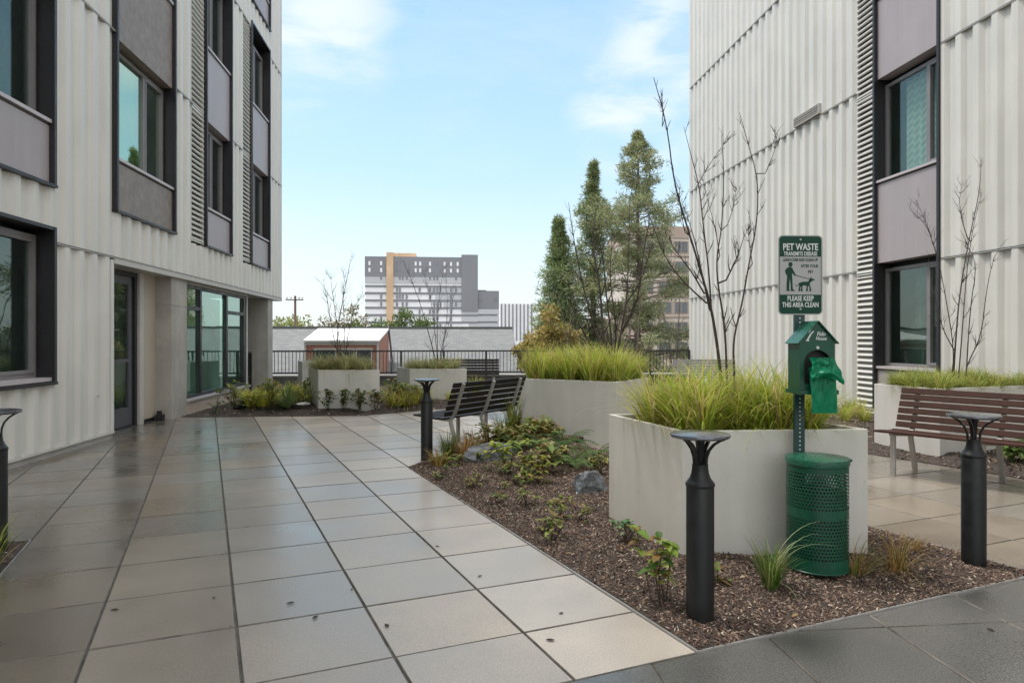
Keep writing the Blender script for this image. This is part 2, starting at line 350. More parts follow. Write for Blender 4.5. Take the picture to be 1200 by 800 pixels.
# mulch chips
def chips(P,n,size,skip=(),tmax=1.0):
    mb=MB()
    for _ in range(n):
        s=rnd.random(); t=rnd.random()*tmax; x,y,z=P(s,t)
        if any(inpoly(x,y,q) for q in skip): continue
        L=size*rnd.uniform(.5,1.9); W=L*rnd.uniform(.16,.6); a=rnd.uniform(0,6.283); tl=rnd.gauss(0,.5); b=rnd.gauss(0,.45)
        u=Vector((math.cos(a)*math.cos(tl),math.sin(a)*math.cos(tl),math.sin(tl))); v=Vector((-math.sin(a),math.cos(a),math.tan(b))).normalized(); w=u.cross(v)
        k=rnd.random()
        c=(.072,.044,.034) if k<.40 else (.140,.088,.064) if k<.72 else (.25,.175,.125) if k<.94 else (.44,.36,.28)
        j=rnd.uniform(.7,1.3); mb.col=tuple(q*j for q in c)
        o=Vector((x,y,z+.004)); h=w*W*.28
        mb.add([o-u*L/2-v*W/2,o+u*L/2-v*W*.3,o+u*L/2+v*W*.3,o-u*L/2+v*W/2,o-u*L*.4+h,o+u*L*.4+h],[(0,1,5,4),(1,2,5),(2,3,4,5),(3,0,4)])
    o=mb.build('wood_chip_mulch',M['chip']); return tag(o,kind='stuff')
def inpoly(x,y,poly):
    c=False; n=len(poly)
    for i in range(n):
        a,b=poly[i],poly[(i+1)%n]
        if (a[1]>y)!=(b[1]>y) and x<(b[0]-a[0])*(y-a[1])/(b[1]-a[1])+a[0]: c=not c
    return c
FRONT=[(1.22,5.04),(1.44,4.07),(2.62,4.05),(2.40,5.02)]
MID=[(1.04,9.66),(2.21,8.70),(2.93,9.69),(1.76,10.65)]
FARL=[(-2.33,13.19),(-1.19,13.08),(-1.55,14.2),(-2.73,14.34)]
FARB=[(-3.42,17.2),(-2.0,17.1),(-2.3,18.2),(-3.75,18.3)]
FARC=[(-.71,14.64),(.48,14.52),(.15,15.6),(-1.05,15.72)]
RIGHT=[(5.30,8.07),(5.50,7.19),(7.12,7.68),(6.9,8.55)]
chips(P1,88000,.0135,[FRONT]); chips(P2,19000,.019,[MID]); chips(P3,3500,.03,[FARL,FARB]); chips(P4,2500,.03,[FARC]); chips(P5,7000,.025,[RIGHT]); chips(P6,2500,.022)
for o in [o for o in COL.objects if o.name.startswith('wood_chip_mulch')]: pass

lm=MB()
def leaflet(mb,o,a,L,w,col,tilt):
    u=Vector((math.cos(a),math.sin(a),tilt)).normalized(); v=Vector((-math.sin(a),math.cos(a),rnd.gauss(0,.4))).normalized(); up=u.cross(v)
    P=[o-u*L/2,o-u*L*.15+v*w/2+up*w*.2,o+u*L*.2+v*w*.45+up*w*.2,o+u*L/2,o+u*L*.2-v*w*.45+up*w*.2,o-u*L*.15-v*w/2+up*w*.2,o+u*L*.02]
    mb.col=col; mb.add(P,[(0,6,1),(1,6,2),(2,6,3),(3,6,4),(4,6,5),(5,6,0)])
for P_,n_ in((P1,330),(P2,260),(P5,120)):
    for _ in range(n_):
        x,y,z=P_(rnd.random(),rnd.random()**.8)
        if inpoly(x,y,FRONT) or inpoly(x,y,MID): continue
        c_=rnd.choice([(.24,.15,.07),(.18,.10,.05),(.26,.20,.09),(.14,.09,.06),(.30,.25,.17)]); leaflet(lm,Vector((x,y,z+.012)),rnd.uniform(0,6.28),rnd.uniform(.02,.05),rnd.uniform(.008,.02),c_,rnd.gauss(0,.25))
tag(lm.build('leaf_litter',M['chip']),kind='stuff')
# ------------------------------------------------------------------ planters
def offset(poly,d):
    n=len(poly); P=[Vector(p) for p in poly]; out=[]
    area=sum(P[i].x*P[(i+1)%n].y-P[(i+1)%n].x*P[i].y for i in range(n)); sg=1 if area>0 else -1
    for i in range(n):
        a,b,c=P[i-1],P[i],P[(i+1)%n]; e=(b-a).normalized(); f=(c-b).normalized()
        n1=Vector((-e.y,e.x))*sg; n2=Vector((-f.y,f.x))*sg; m=(n1+n2); m=m/m.length_squared*2
        out.append(b+m*d)
    return out
def planter(poly,h,label,m,soilz,lip=.035):
    n=len(poly); P=[Vector(p) for p in poly]; c=sum(P,Vector((0,0)))/n; r=thing('planter',label,'planter',(c.x,c.y,0))
    if sum(P[i].x*P[(i+1)%n].y-P[(i+1)%n].x*P[i].y for i in range(n))<0: P=P[::-1]
    I=offset(P,lip); mb=MB(); L=lambda p,z:(p.x-c.x,p.y-c.y,z)
    vs=[L(p,-.02) for p in P]+[L(p,h) for p in P]+[L(p,h) for p in I]+[L(p,soilz-.05) for p in I]
    fs=[(k*n+i,k*n+(i+1)%n,(k+1)*n+(i+1)%n,(k+1)*n+i) for k in range(3) for i in range(n)]
    mb.add(vs,fs); mb.build('shell',m,r,bevel=.006)
    s=MB(); A=I; nn=14; vs=[]
    for j in range(nn+1):
        for i in range(nn+1):
            a,b=i/nn,j/nn; p=(A[0]*(1-a)+A[1]*a)*(1-b)+(A[3]*(1-a)+A[2]*a)*b
            vs.append((p.x-c.x,p.y-c.y,soilz+fz(p.x*2,p.y*2)))
    s.add(vs,[(j*(nn+1)+i,j*(nn+1)+i+1,(j+1)*(nn+1)+i+1,(j+1)*(nn+1)+i) for j in range(nn) for i in range(nn)])
    s.build('soil_fill',M['soil'],r,smooth=True)
    return r
planter(FRONT,.81,'large pale concrete planter behind the pet waste bin, nearest the camera',M['planter'],.72)
planter(MID,.81,'large grey planter behind the front planter, at the end of the dark bench',M['planter'],.74)
planter(FARL,.78,'square cream planter with thin bare shrub, beside the yellow sedges by the glass wall',M['planter'],.71)
planter(FARB,.80,'cream planter mostly hidden behind the square planter near the railing',M['planter'],.72)
planter(FARC,.73,'low cream planter with wispy bare shrub in front of the far bench',M['planter'],.66)
planter(RIGHT,.81,'white planter under the right building window behind the brown bench',M['planter_w'],.74)

# ------------------------------------------------------------------ buildings
SEAM=[2.47,5.60,8.70,11.80]
def corr(mb,u0,u1,z0,z1,ph=0.0,pitch=.33,dep=.047):
    prof=[(0,0),(.10,0),(.165,1),(.265,1),(.33,0)]
    pts=[]; k=math.floor((u0-ph)/pitch)-1
    while ph+k*pitch<u1+pitch:
        for a,d in prof[:-1]: pts.append((ph+k*pitch+a,d*dep))
        k+=1
    def dat(u):
        for (a,d),(b,e) in zip(pts,pts[1:]):
            if a<=u<=b: return d+(e-d)*(u-a)/(b-a)
        return 0
    seq=[(u0,dat(u0))]+[p for p in pts if u0<p[0]<u1]+[(u1,dat(u1))]
    for (a,d),(b,e) in zip(seq,seq[1:]): mb.add([(d,a,z0),(e,b,z0),(e,b,z1),(d,a,z1)],[(0,1,2,3)])
class Facade:
    def __init__(s,root,X0,sg): s.root=root; s.X0=X0; s.sg=sg; s.ops=[]
    def mb(s):
        m=MB(); m.xf=lambda v:Vector((s.X0+s.sg*v.x,v.y,v.z)); return m
    def strip(s,u0,u1,z0,z1,wins,spans,mull=.55,flip=False,spm='mauve',blinds=(),mullw=.06):
        s.ops.append((u0,u1,z0,z1)); R_=s.root
        m=s.mb()
        for a,b in((u0,u0+.05),(u1-.05,u1)): m.box(-.24,.075,a,b,z0,z1)
        m.box(-.24,.085,u0-.004,u1+.004,z0-.035,z0)
        m.box(-.24,.070,u0+.05,u1-.05,z1-.04,z1)
        m.build('window_surround',M['dark'],R_)
        a,b=u0+.05,u1-.05
        for (p,q) in spans:
            if q-p<.05: continue
            m=s.mb(); m.box(-.22,.015,a+.004,b-.004,p+.012,q-.03); m.build('spandrel_panel',M[spm],R_)
        for (p,q) in wins:
            m=s.mb(); f=.055; um=a+(b-a)*mull
            m.box(-.20,-.13,a,a+f,p,q); m.box(-.20,-.13,b-f,b,p,q); m.box(-.198,-.132,a+f,b-f,p,p+f); m.box(-.198,-.132,a+f,b-f,q-f,q)
            m.box(-.20,-.125,um-mullw/2,um+mullw/2,p+f,q-f)
            # sash of the opening half, a little proud
            sa,sb=(um+mullw/2,b-f) if not flip else (a+f,um-mullw/2)
            for (x,y_) in((sa,sa+.035),(sb-.035,sb)): m.box(-.19,-.115,x,y_,p+f,q-f)
            m.box(-.188,-.117,sa+.035,sb-.035,p+f,p+f+.035); m.box(-.188,-.117,sa+.035,sb-.035,q-f-.035,q-f)
            w=m.build('window',M['frame'],R_)
            for (x,y_) in((a+f,um-mullw/2),(um+mullw/2,b-f)):
                gm=s.mb(); gm.box(-.167,-.161,x+.001,y_-.001,p+f+.001,q-f-.001); gm.build('pane',M['glass_mint' if spm=='brown_panel' else 'glass'],w)
            sl=s.mb(); sl.box(-.20,.045,a+.002,b-.002,p-.042,p-.001); sl.build('sill',M['sill'],w)
            if (p,q) in blinds:
                bl=s.mb(); bl.box(-.262,-.258,a+.06,um-.03,p+.06,q-.06); bl.build('blind',M['blind'],w)
        return
    def louver(s,u0,u1,z0,z1):
        s.ops.append((u0,u1,z0,z1)); m=s.mb(); m.box(-.05,.01,u0,u0+.02,z0,z1); m.box(-.05,.01,u1-.02,u1,z0,z1)
        zs=[z0]+[z for z in SEAM if z0+.1<z<z1-.1]+[z1]
        for a,b in zip(zs,zs[1:]):
            n=int((b-a-.08)/.095); h=(b-a-.08)/n
            for k in range(n):
                z=a+.04+k*h
                m.add([(-.045,u0+.02,z+h*.98),(-.045,u1-.02,z+h*.98),(.030,u1-.02,z+h*.30),(.030,u0+.02,z+h*.30),(.030,u0+.02,z+h*.10),(.030,u1-.02,z+h*.10),(-.02,u0+.02,z+h*.10),(-.02,u1-.02,z+h*.10)],
                      [(0,1,2,3),(3,2,5,4),(4,5,7,6),(0,3,4,6),(1,7,5,2)])
            m.box(-.05,.02,u0,u1,b-.04,b-.012); m.box(-.05,.02,u0,u1,a+.012,a+.04)
        m.build('louver_panel',M['clad'],s.root)
        bk=s.mb(); bk.box(-.07,-.055,u0,u1,z0,z1); bk.build('louver_backing',M['dark'],s.root)
    def cladding(s,u0,u1,zlow,ztop,bands,ph):
        m=s.mb()
        for (a,b,uu0,uu1) in bands:
            zs=sorted(set([a,b]+[z for o in s.ops for z in(o[2]-.037,o[3]) if a<z<b]))
            for z0,z1 in zip(zs,zs[1:]):
                zc=(z0+z1)/2; cuts=sorted([(o[0],o[1]) for o in s.ops if o[2]-.04<zc<o[3]]); x=uu0
                for c0,c1 in cuts:
                    if c1<=x or c0>=uu1: continue
                    if c0>x: corr(m,x,c0,z0,z1,ph)
                    x=max(x,c1)
                if x<uu1: corr(m,x,uu1,z0,z1,ph)
        m.build('wall',M['clad'],s.root)
    def seam(s,z,u0,u1,th=.022):
        cuts=sorted([(o[0],o[1]) for o in s.ops if o[2]-.05<z<o[3]+.02]); x=u0
        def seg(a,b):
            if b-a<.02: return
            m=s.mb(); m.box(-.02,.053,a,b,z+.002,z+.016); m.build('flashing',M['flash_dk'],s.root)
            m=s.mb(); m.box(-.02,.0495,a,b,z+.0165,z+.027); m.build('joint',M['dark'],s.root)
        for c0,c1 in cuts:
            if c1<=x or c0>=u1: continue
            if c0>x: seg(x,c0)
            x=max(x,c1)
        if x<u1: seg(x,u1)

# ---- left building
LB=thing('apartment_building','ribbed off-white apartment block on the left with glass storefront at ground level','building',(-4.56,10,0))
inv=Matrix.Translation((4.56,-10,0))
def under(root):
    for o in list(root.children):
        o.matrix_parent_inverse=Matrix.Translation(-Vector(root.location))
LF=Facade(LB,-4.56,1)
W=[(3.90,5.52),(7.00,8.62),(10.1,11.7)]; SP=[(3.15,3.86),(5.55,6.96),(8.65,10.06)]
for (a,b,mu,spm,bl) in ((2.6,4.7,.5,'mauve',()),(6.40,8.54,.58,'mauve',()),(10.04,12.18,.63,'brown_panel',(W[0],)),(13.68,15.31,.5,'mauve',())):
    LF.strip(a,b,3.15,12.0,W,SP,mu,False,spm,bl)
LF.strip(16.81,18.55,3.15,8.86,W[:2],SP[:2],.5)
LF.strip(16.95,18.60,9.40,12.4,[(10.1,11.7)],[(9.40,10.06)],.5)
LF.louver(13.02,13.66,3.13,11.78); LF.louver(16.13,16.79,3.13,8.68)
# ground-floor window in its own dark box
LF.strip(6.30,8.54,.87,2.66,[(.92,2.56)],[],.30)
LF.cladding(-6,19.87,0,12.6,[(.10,2.469,-6,9.93),(2.492,5.599,-6,19.87),(5.622,8.699,-6,19.87),(8.722,11.799,-6,19.87),(11.822,12.6,-6,19.87)],8.62)
for z in SEAM: LF.seam(z,-6,19.87)
m=LF.mb(); m.box(-.35,0.045,19.87,19.90,2.45,12.6); m.box(-.30,.042,9.93,10.01,.10,2.45); m.box(-.6,.06,-6,19.9,12.6,12.72); m.build('corner_trim',M['clad'],LB)
m=LF.mb(); m.box(-.06,.05,-6,10.01,.07,.098); m.build('base_flashing',M['trim'],LB)
m=LF.mb(); m.box(-.3,.03,-6,10.0,-.02,.068); m.build('plinth',M['plinth'],LB)
m=LF.mb(); m.box(-.60,.055,10.01,19.90,2.40,2.468); m.build('soffit',M['flash'],LB)
m=LF.mb(); m.box(-14,-.40,-6,19.85,2.47,12.6); m.box(-14,-.40,-6,10.0,-.02,2.47); m.build('core_wall',M['inside'],LB)
m=LF.mb(); m.box(-14,-1.5,10.0,19.5,-.02,2.40); m.build('interior_wall',M['store_inside'],LB)
m=LF.mb(); m.box(-1.5,-.45,10.0,17.0,-.02,.02); m.build('interior_floor',M['store_inside'],LB)
m=LF.mb(); m.box(-14,-.30,10.05,19.8,-4,-.04); m.build('basement_wall',M['core'],LB)
# door
m=LF.mb(); d0,d1=10.22,11.50
m.box(-.40,-.28,d0,d0+.07,0,2.40); m.box(-.40,-.28,d1-.07,d1,0,2.40); m.box(-.40,-.28,d0+.07,d1-.07,2.33,2.40); m.box(-.40,-.27,d0+.07,d1-.07,0,.015)
df=m.build('door_frame',M['dark'],LB)
m=LF.mb(); a,b=d0+.075,d1-.075
m.box(-.375,-.325,a,a+.12,.02,2.325); m.box(-.375,-.325,b-.12,b,.02,2.325); m.box(-.374,-.326,a+.12,b-.12,.02,.30); m.box(-.374,-.326,a+.12,b-.12,2.20,2.325); m.box(-.374,-.326,a+.12,b-.12,1.00,1.05)
dr=m.build('door',mat('door_grey',(.085,.085,.095),.4,.1,4),LB)
m=LF.mb(); m.box(-.353,-.347,a+.121,b-.121,.301,.999); m.box(-.353,-.347,a+.121,b-.121,1.051,2.199); m.build('pane',M['glass'],dr)
m=LF.mb(); m.tube([(-.33,a+.06,.9),(-.27,a+.06,.9),(-.27,a+.06,1.2),(-.33,a+.06,1.2)],.012,8); m.build('handle',M['steel'],dr)
m=LF.mb(); m.box(-.6,-.10,10.012,10.215,0,2.40); m.build('jamb',M['clad'],LB)
m=LF.mb(); m.box(-.6,-.245,11.505,11.66,0,2.40); m.build('jamb',M['flash'],LB)
m=LF.mb(); m.box(-.6,-.26,11.665,12.15,.06,2.40); m.build('tan_panel',M['tan'],LB)
m=LF.mb(); m.box(-.6,-.27,11.665,12.15,0,.06); m.build('plinth',M['dark'],LB)
for (a,b) in ((12.14,12.84),(18.55,19.05)):
    m=LF.mb(); m.box(-.55,.0,a,b,0.0,1.92); m.box(-.55,0.0,a,b,1.928,2.40); m.box(-.54,-.012,a+.01,b-.01,1.9,1.95); m.build('column',M['conc'],LB)
m=LF.mb(); m.box(-.22,-.10,12.02,12.12,-.01,.10); m.box(-.20,-.14,12.04,12.11,.10,.16); m.build('drain_box',M['dark'],LB)
m=LF.mb(); m.lathe([(.02,0),(.022,.015),(.012,.02)],14,(0,0,0)); 
kn=LF.mb(); kn.tube([(.03,9.55,.62),(.06,9.55,.62)],.022,12); kn.build('push_button',M['sill'],LB)
# storefront
U=[12.86,13.30,13.84,14.06,15.41,15.74,16.80,17.00]
m=LF.mb(); ms=[(12.88,12.95),(13.88,13.97),(15.50,15.60),(16.80,16.98)]
for a,b in ms: m.box(-.20,-.12,a,b,.26,2.36)
m.box(-.198,-.122,12.95,16.80,.26,.32); m.box(-.198,-.122,12.95,16.80,2.30,2.36)
for a,b in((12.95,13.88),(15.60,16.80)): m.box(-.196,-.124,a,b,1.90,1.97)
sf=m.build('storefront_frame',M['dark'],LB)
for (a,b,parts) in((12.95,13.88,((.32,1.90),(1.97,2.30))),(13.97,15.50,((.32,2.30),)),(15.60,16.80,((.32,1.90),(1.97,2.30)))):
    for (p,q) in parts:
        m=LF.mb(); m.box(-.173,-.167,a+.001,b-.001,p+.001,q-.001); m.build('pane',M['glass_store'],sf)
m=LF.mb(); m.box(-.5,-.05,12.85,17.0,0,.22); m.build('base_wall',M['base_tan'],LB)
m=LF.mb(); m.box(-.5,-.02,12.85,17.03,.22,.258); m.build('sill',M['sill'],LB)
m=LF.mb(); m.box(-.5,-.09,12.86,17.0,2.36,2.398); m.build('header',M['flash'],LB)
m=LF.mb(); m.box(-.6,-.1,16.99,17.05,0,2.40); m.build('jamb',M['trim'],LB)
under(LB)

# ---- right building
RBD=thing('apartment_building','ribbed off-white apartment block on the right with louvers and mauve panels','building',(7.41,10,0))
RF=Facade(RBD,7.41,-1)
W2=[(.90,2.56),(4.06,5.70),(7.2,8.8),(10.3,11.8)]; SPN=[(.2,.86),(2.64,4.02),(5.78,7.16),(8.9,10.26)]
RF.strip(9.62,11.22,.20,12.3,W2,SPN,.30,True,'mauve',())
RF.strip(3.2,4.8,.20,12.3,W2,SPN,.30,True,'mauve',())
RF.louver(11.23,11.77,.12,11.78)
RF.cladding(-6,20.17,0,12.6,[(.10,2.539,-6,20.17),(2.562,5.739,-6,20.17),(5.762,8.849,-6,20.17),(8.872,11.999,-6,20.17),(12.022,12.6,-6,20.17)],9.05)
for z in (2.54,5.74,8.85,12.0): RF.seam(z,-6,20.17)
m=RF.mb(); m.box(-.35,.045,20.17,20.21,.10,12.6); m.box(-.6,.06,-6,20.2,12.6,12.72); m.build('corner_trim',M['clad'],RBD)
m=RF.mb(); m.box(-.3,.03,-6,20.2,-.02,.07); m.build('plinth',M['plinth'],RBD)
m=RF.mb(); m.box(-.06,.05,-6,20.2,.072,.098); m.build('base_flashing',M['trim'],RBD)
m=RF.mb(); m.box(-14,-.40,-6,20.15,-.02,12.6); m.build('core_wall',M['inside'],RBD)
m=RF.mb(); m.box(-14,-.1,-6,20.1,-4,-.04); m.build('basement_wall',M['core'],RBD)
# dryer vent
m=RF.mb()
m.box(.0,.10,12.90,13.88,5.78,5.80); m.box(.0,.10,12.90,13.88,5.96,5.98); m.box(0,.10,12.90,12.92,5.80,5.96); m.box(0,.10,13.86,13.88,5.80,5.96)
for k in range(3): m.box(.045,.10,12.92,13.86,5.825+k*.05,5.840+k*.05)
v=m.build('wall_vent',M['flash'],RBD)
m=RF.mb(); m.box(0.0,.042,12.92,13.86,5.80,5.96); m.build('vent_opening',M['dark'],v)
# curtains and sticker inside the right windows
def chevron():
    m=mat('curtain',(.45,.52,.50),.9,.05,2); nt=m.node_tree; N=nt.nodes; L=nt.links; b=N['Principled BSDF']
    tc=N.new('ShaderNodeTexCoord'); sp=N.new('ShaderNodeSeparateXYZ'); L.new(tc.outputs['Object'],sp.inputs[0])
    pp=N.new('ShaderNodeMath'); pp.operation='PINGPONG'; pp.inputs[1].default_value=.085; L.new(sp.outputs[1],pp.inputs[0])
    ad=N.new('ShaderNodeMath'); ad.operation='ADD'; L.new(pp.outputs[0],ad.inputs[0]); L.new(sp.outputs[2],ad.inputs[1])
    md=N.new('ShaderNodeMath'); md.operation='PINGPONG'; md.inputs[1].default_value=.06; L.new(ad.outputs[0],md.inputs[0])
    gt=N.new('ShaderNodeMath'); gt.operation='GREATER_THAN'; gt.inputs[1].default_value=.03; L.new(md.outputs[0],gt.inputs[0])
    mx=N.new('ShaderNodeMixRGB'); mx.inputs[1].default_value=(.40,.47,.46,1); mx.inputs[2].default_value=(.54,.60,.59,1); L.new(gt.outputs[0],mx.inputs[0]); L.new(mx.outputs[0],b.inputs['Base Color']); return m
CH=chevron()
wins=[o for o in RBD.children if o.name.startswith('window') and not o.name.startswith('window_surround')]
def wpar(u,z): # the window holding facade point u,z
    for o in wins:
        ys=[v.co.y for v in o.data.vertices]; zs=[v.co.z for v in o.data.vertices]
        if min(ys)<=u<=max(ys) and min(zs)<=z<=max(zs): return o
def wavy(u0,u1,z0,z1,mt,name,par):
    m=RF.mb(); n=int((u1-u0)/.03)
    for k in range(n):
        a=u0+(u1-u0)*k/n; b=u0+(u1-u0)*(k+1)/n; f=lambda u:-.28+.02*math.sin(u*38)
        m.add([(f(a),a,z0),(f(b),b,z0),(f(b),b,z1),(f(a),a,z1)],[(0,1,2,3)])
    m.build(name,mt,par)
wavy(9.68,10.86,4.14,5.64,CH,'curtain',wpar(10.4,5)); wavy(9.68,10.86,7.3,8.72,CH,'curtain',wpar(10.4,8))
wavy(9.68,10.60,1.55,2.5,mat('grey_curtain',(.12,.15,.15),.9,.4,2.5),'curtain',wpar(10.4,2))
m=RF.mb()
def ring(pts): m.tube(pts,.013,6)
ring([(-.20,9.88,4.78),(-.20,9.83,4.82),(-.20,9.73,4.80)]); ring([(-.20,9.73,4.80),(-.20,9.80,4.66),(-.20,9.81,4.58)]); ring([(-.20,9.765+.05*math.cos(t*.7),4.60+.05*math.sin(t*.7)) for t in range(10)])
m.build('window_decal',M['sticker'],wpar(10.4,5))
under(RBD)

# ------------------------------------------------------------------ railing round the terrace
def railing(a,b,label,n,kerb=True,z0=.30):
    a=Vector((a[0],a[1],0)); b=Vector((b[0],b[1],0)); r=thing('railing',label,'railing',tuple(a)); d=b-a; L=d.length; u=d/L
    Z=lambda s,z:u*s+Vector((0,0,z))
    mb=MB(); mb.bar(Z(0,1.0),Z(L,1.0),.05,.045); mb.build('top_rail',M['rail'],r)
    mb=MB(); mb.bar(Z(0,.38),Z(L,.38),.04,.04); mb.build('bottom_rail',M['rail'],r)
    for k in range(n+1):
        s=L*k/n; s=min(max(s,.03),L-.03); mb=MB(); mb.bar(Z(s,.0),Z(s,.98),.06,.06,up=u); mb.build('post',M['rail'],r)
        if k<n:
            mb=MB(); s1=L*(k+1)/n; c=11
            for q in range(1,c+1):
                x=s+(s1-s)*q/(c+1); mb.bar(Z(x,.385),Z(x,.98),.016,.016,up=u)
            mb.build('baluster_panel',M['rail'],r)
    if kerb:
        nrm=Vector((-u.y,u.x,0)); mb=MB(); mb.obox(Z(L/2,.12)+nrm*.16,u,nrm,(0,0,1),L/2,.11,.155); mb.build('kerb_wall',mat('kerb_dark',(.07,.068,.065),.8,.2,4),r)
        mb=MB(); mb.obox(Z(L/2,.295)+nrm*.16,u,nrm,(0,0,1),L/2,.13,.019); mb.build('kerb_cap',M['kerb'],r)
    return r
railing((-4.90,20.15),(7.36,20.15),'long black metal railing along the far edge of the terrace',10)
railing((-4.98,17.15),(-4.98,18.50),'short black railing between the storefront glass and the end column',1,False)

# ------------------------------------------------------------------ bollards
def bollard(label,loc):
    r=thing('bollard_light',label,'bollard',loc,rnd.uniform(0,.4))
    mb=MB(); mb.lathe([(.066,-.05),(.066,.655),(.064,.66)],40); mb.build('post',M['black'],r,smooth=True)
    mb=MB(); mb.lathe([(.067,.658),(.0695,.664),(.0695,.672),(.064,.680),(.050,.700),(.042,.722),(.038,.750),(.038,.765)],40); mb.build('collar',M['black'],r,smooth=True)
    for k in range(4):
        mb=MB(); a=k*math.pi/2+.35; ca,sa=math.cos(a),math.sin(a); pr=[(.030,.76),(.034,.80),(.047,.835),(.072,.865),(.104,.886),(.130,.897)]
        for (r0,z0),(r1,z1) in zip(pr,pr[1:]):
            t=Vector((r1-r0,0,z1-z0)).normalized(); n=Vector((-t.z,0,t.x)); q=[]
            for (rr,zz) in((r0,z0),(r1,z1)):
                for o in(-.005,.005):
                    for w in(-.0085,.0085):
                        x=rr+n.x*o; z=zz+n.z*o; q.append((x*ca-w*sa,x*sa+w*ca,z))
            mb.add(q,[(0,1,3,2),(4,6,7,5),(0,4,5,1),(2,3,7,6),(0,2,6,4),(1,5,7,3)])
        mb.build('arm',M['black'],r)
    mb=MB(); mb.lathe([(.010,.765),(.017,.80),(.022,.87),(.04,.897)],20); mb.build('lamp_stem',M['black'],r,smooth=True)
    mb=MB(); mb.lathe([(.125,.893),(.139,.897),(.143,.904),(.141,.912),(.12,.917),(.0001,.921)],48); mb.build('top_disc',M['bollard_top'],r,smooth=True)
    return r
bollard('black flared bollard light standing in the mulch left of the pet waste bin',(1.235,3.24,.0))
bollard('black flared bollard light in front of the brown slatted bench',(3.185,3.88,.0))
bollard('black flared bollard light beside the dark bench, far corner of the bed',(-.19,7.82,.0))
bollard('black flared bollard light cut off by the left edge near the wall window',(-2.84,4.70,.0))

# ------------------------------------------------------------------ benches
def bench(label,loc,rz,L,slm,nf,seat_extra=.0):
    """seat faces local -y; x along the bench"""
    r=thing('bench',label,'bench',loc,rz)
    seat=[(-.27,.432),(-.19,.428),(-.11,.420),(-.03,.412),(.05,.408),(.12,.412)]
    back=[(.185,.470),(.212,.540),(.238,.610),(.264,.680),(.290,.750),(.314,.815)]
    mb=MB()
    for (y,z) in seat: mb.obox((0,y,z),(1,0,0),(0,1,-.05),(0,.05,1),L/2,.034,.011)
    mb.build('seat',slm,r,bevel=.004)
    mb=MB()
    for (y,z) in back: mb.obox((0,y,z),(1,0,0),(0,.35,1),(0,-1,.35),L/2,.029,.011)
    mb.build('backrest',slm,r,bevel=.004)
    prof=[(-.28,.412),(-.1,.395),(.05,.382),(.13,.388),(.175,.420),(.20,.465),(.235,.55),(.285,.69),(.335,.825)]
    for k in range(nf):
        x=-L/2+.16+(L-.32)*k/(nf-1)
        mb=MB()
        for (a,b) in zip(prof,prof[1:]):
            A=Vector((x,a[0]+.012,a[1])); B=Vector((x,b[0]+.012,b[1])); mb.bar(A,B+(B-A)*.06,.042,.028,up=(1,0,0) if False else (0,-(b[1]-a[1]),b[0]-a[0]))
        mb.build('support_frame',M['steel'],r)
        mb=MB(); mb.bar((x,-.225,0),(x,-.225,.405),.045,.03,up=(0,1,0)); mb.build('leg',M['steel'],r)
        mb=MB(); mb.bar((x,.255,0),(x,.14,.40),.045,.03,up=(0,1,0)); mb.build('leg',M['steel'],r)
    return r
d=Vector((.51,-.86))
bench('brown slatted wooden bench on the right in front of the white planter',(5.09,5.97,0),math.atan2(d.y,d.x),1.9,M['slat'],3)
bench('dark slatted bench seen from behind, between bollard and grey planter',(.364,8.98,0),R(231.5),1.6,M['slat_dark'],3)
bench('small dark slatted bench far back by the railing behind a low planter',(.52,17.2,0),R(0),1.75,M['slat_dark'],2)
bench('weathered grey bench half hidden by grass against the right building corner',(6.35,16.3,0),R(-14),1.5,M['slat_grey'],2)

# ------------------------------------------------------------------ pet waste station
ST_=thing('pet_waste_station','green pet waste station with sign, bag dispenser and perforated bin in front of planter','pet waste station',(2.141,3.79,0),R(-4))
ox,oy=2.118-2.141,3.965-3.79
def chan(z0,z1):
    mb=MB(); w=.027
    mb.box(ox-w,ox+w,oy-.002,oy+.002,z0,z1); mb.box(ox-w-.003,ox-w,oy-.002,oy+.022,z0,z1); mb.box(ox+w,ox+w+.003,oy-.002,oy+.022,z0,z1)
    return mb
pst=chan(-.05,1.97).build('post',M['green_dk'],ST_)
mb=MB()
for k in range(78):
    z=.02+k*.0254
    mb.lathe([(.0048,0),(.0048,.001)],10)
    # move last ring set onto the face of the post
    nv=20; base=len(mb.v)-nv
    for i in range(base,len(mb.v)):
        x,y,zz=mb.v[i]; mb.v[i]=(ox+x,oy-.0022-zz,z+y)
mb.build('post_hole',M['hole'],pst)
# sign
def rrect(w,h,r,n=6):
    pts=[]
    for cx,cy,a0 in((w/2-r,h/2-r,0),(-w/2+r,h/2-r,90),(-w/2+r,-h/2+r,180),(w/2-r,-h/2+r,270)):
        for k in range(n+1):
            a=R(a0+90*k/n); pts.append((cx+r*math.cos(a),cy+r*math.sin(a)))
    return pts
SW,SH,SZ=.270,.478,1.752; sy=oy-.004
def plate(poly,y0,y1,zc,xc=0):
    mb=MB(); n=len(poly)
    vs=[(ox+xc+p[0],y0,zc+p[1]) for p in poly]+[(ox+xc+p[0],y1,zc+p[1]) for p in poly]
    mb.add(vs,[tuple(range(n)),tuple(range(2*n-1,n-1,-1))]+[(i,n+i,n+(i+1)%n,(i+1)%n) for i in range(n)]); return mb
sign=plate(rrect(SW,SH,.028),sy-.0045,sy-.0015,SZ).build('sign',M['sign_white'],ST_)
top=[p for p in rrect(SW-.014,SH-.014,.022) if True]
def cutz(poly,zlo,zhi):
    P=[Vector(p) for p in poly]; P=clip(P,Vector((0,1)),zlo); P=clip(P,Vector((0,-1)),-zhi); return [(p.x,p.y) for p in P]
g=MB()
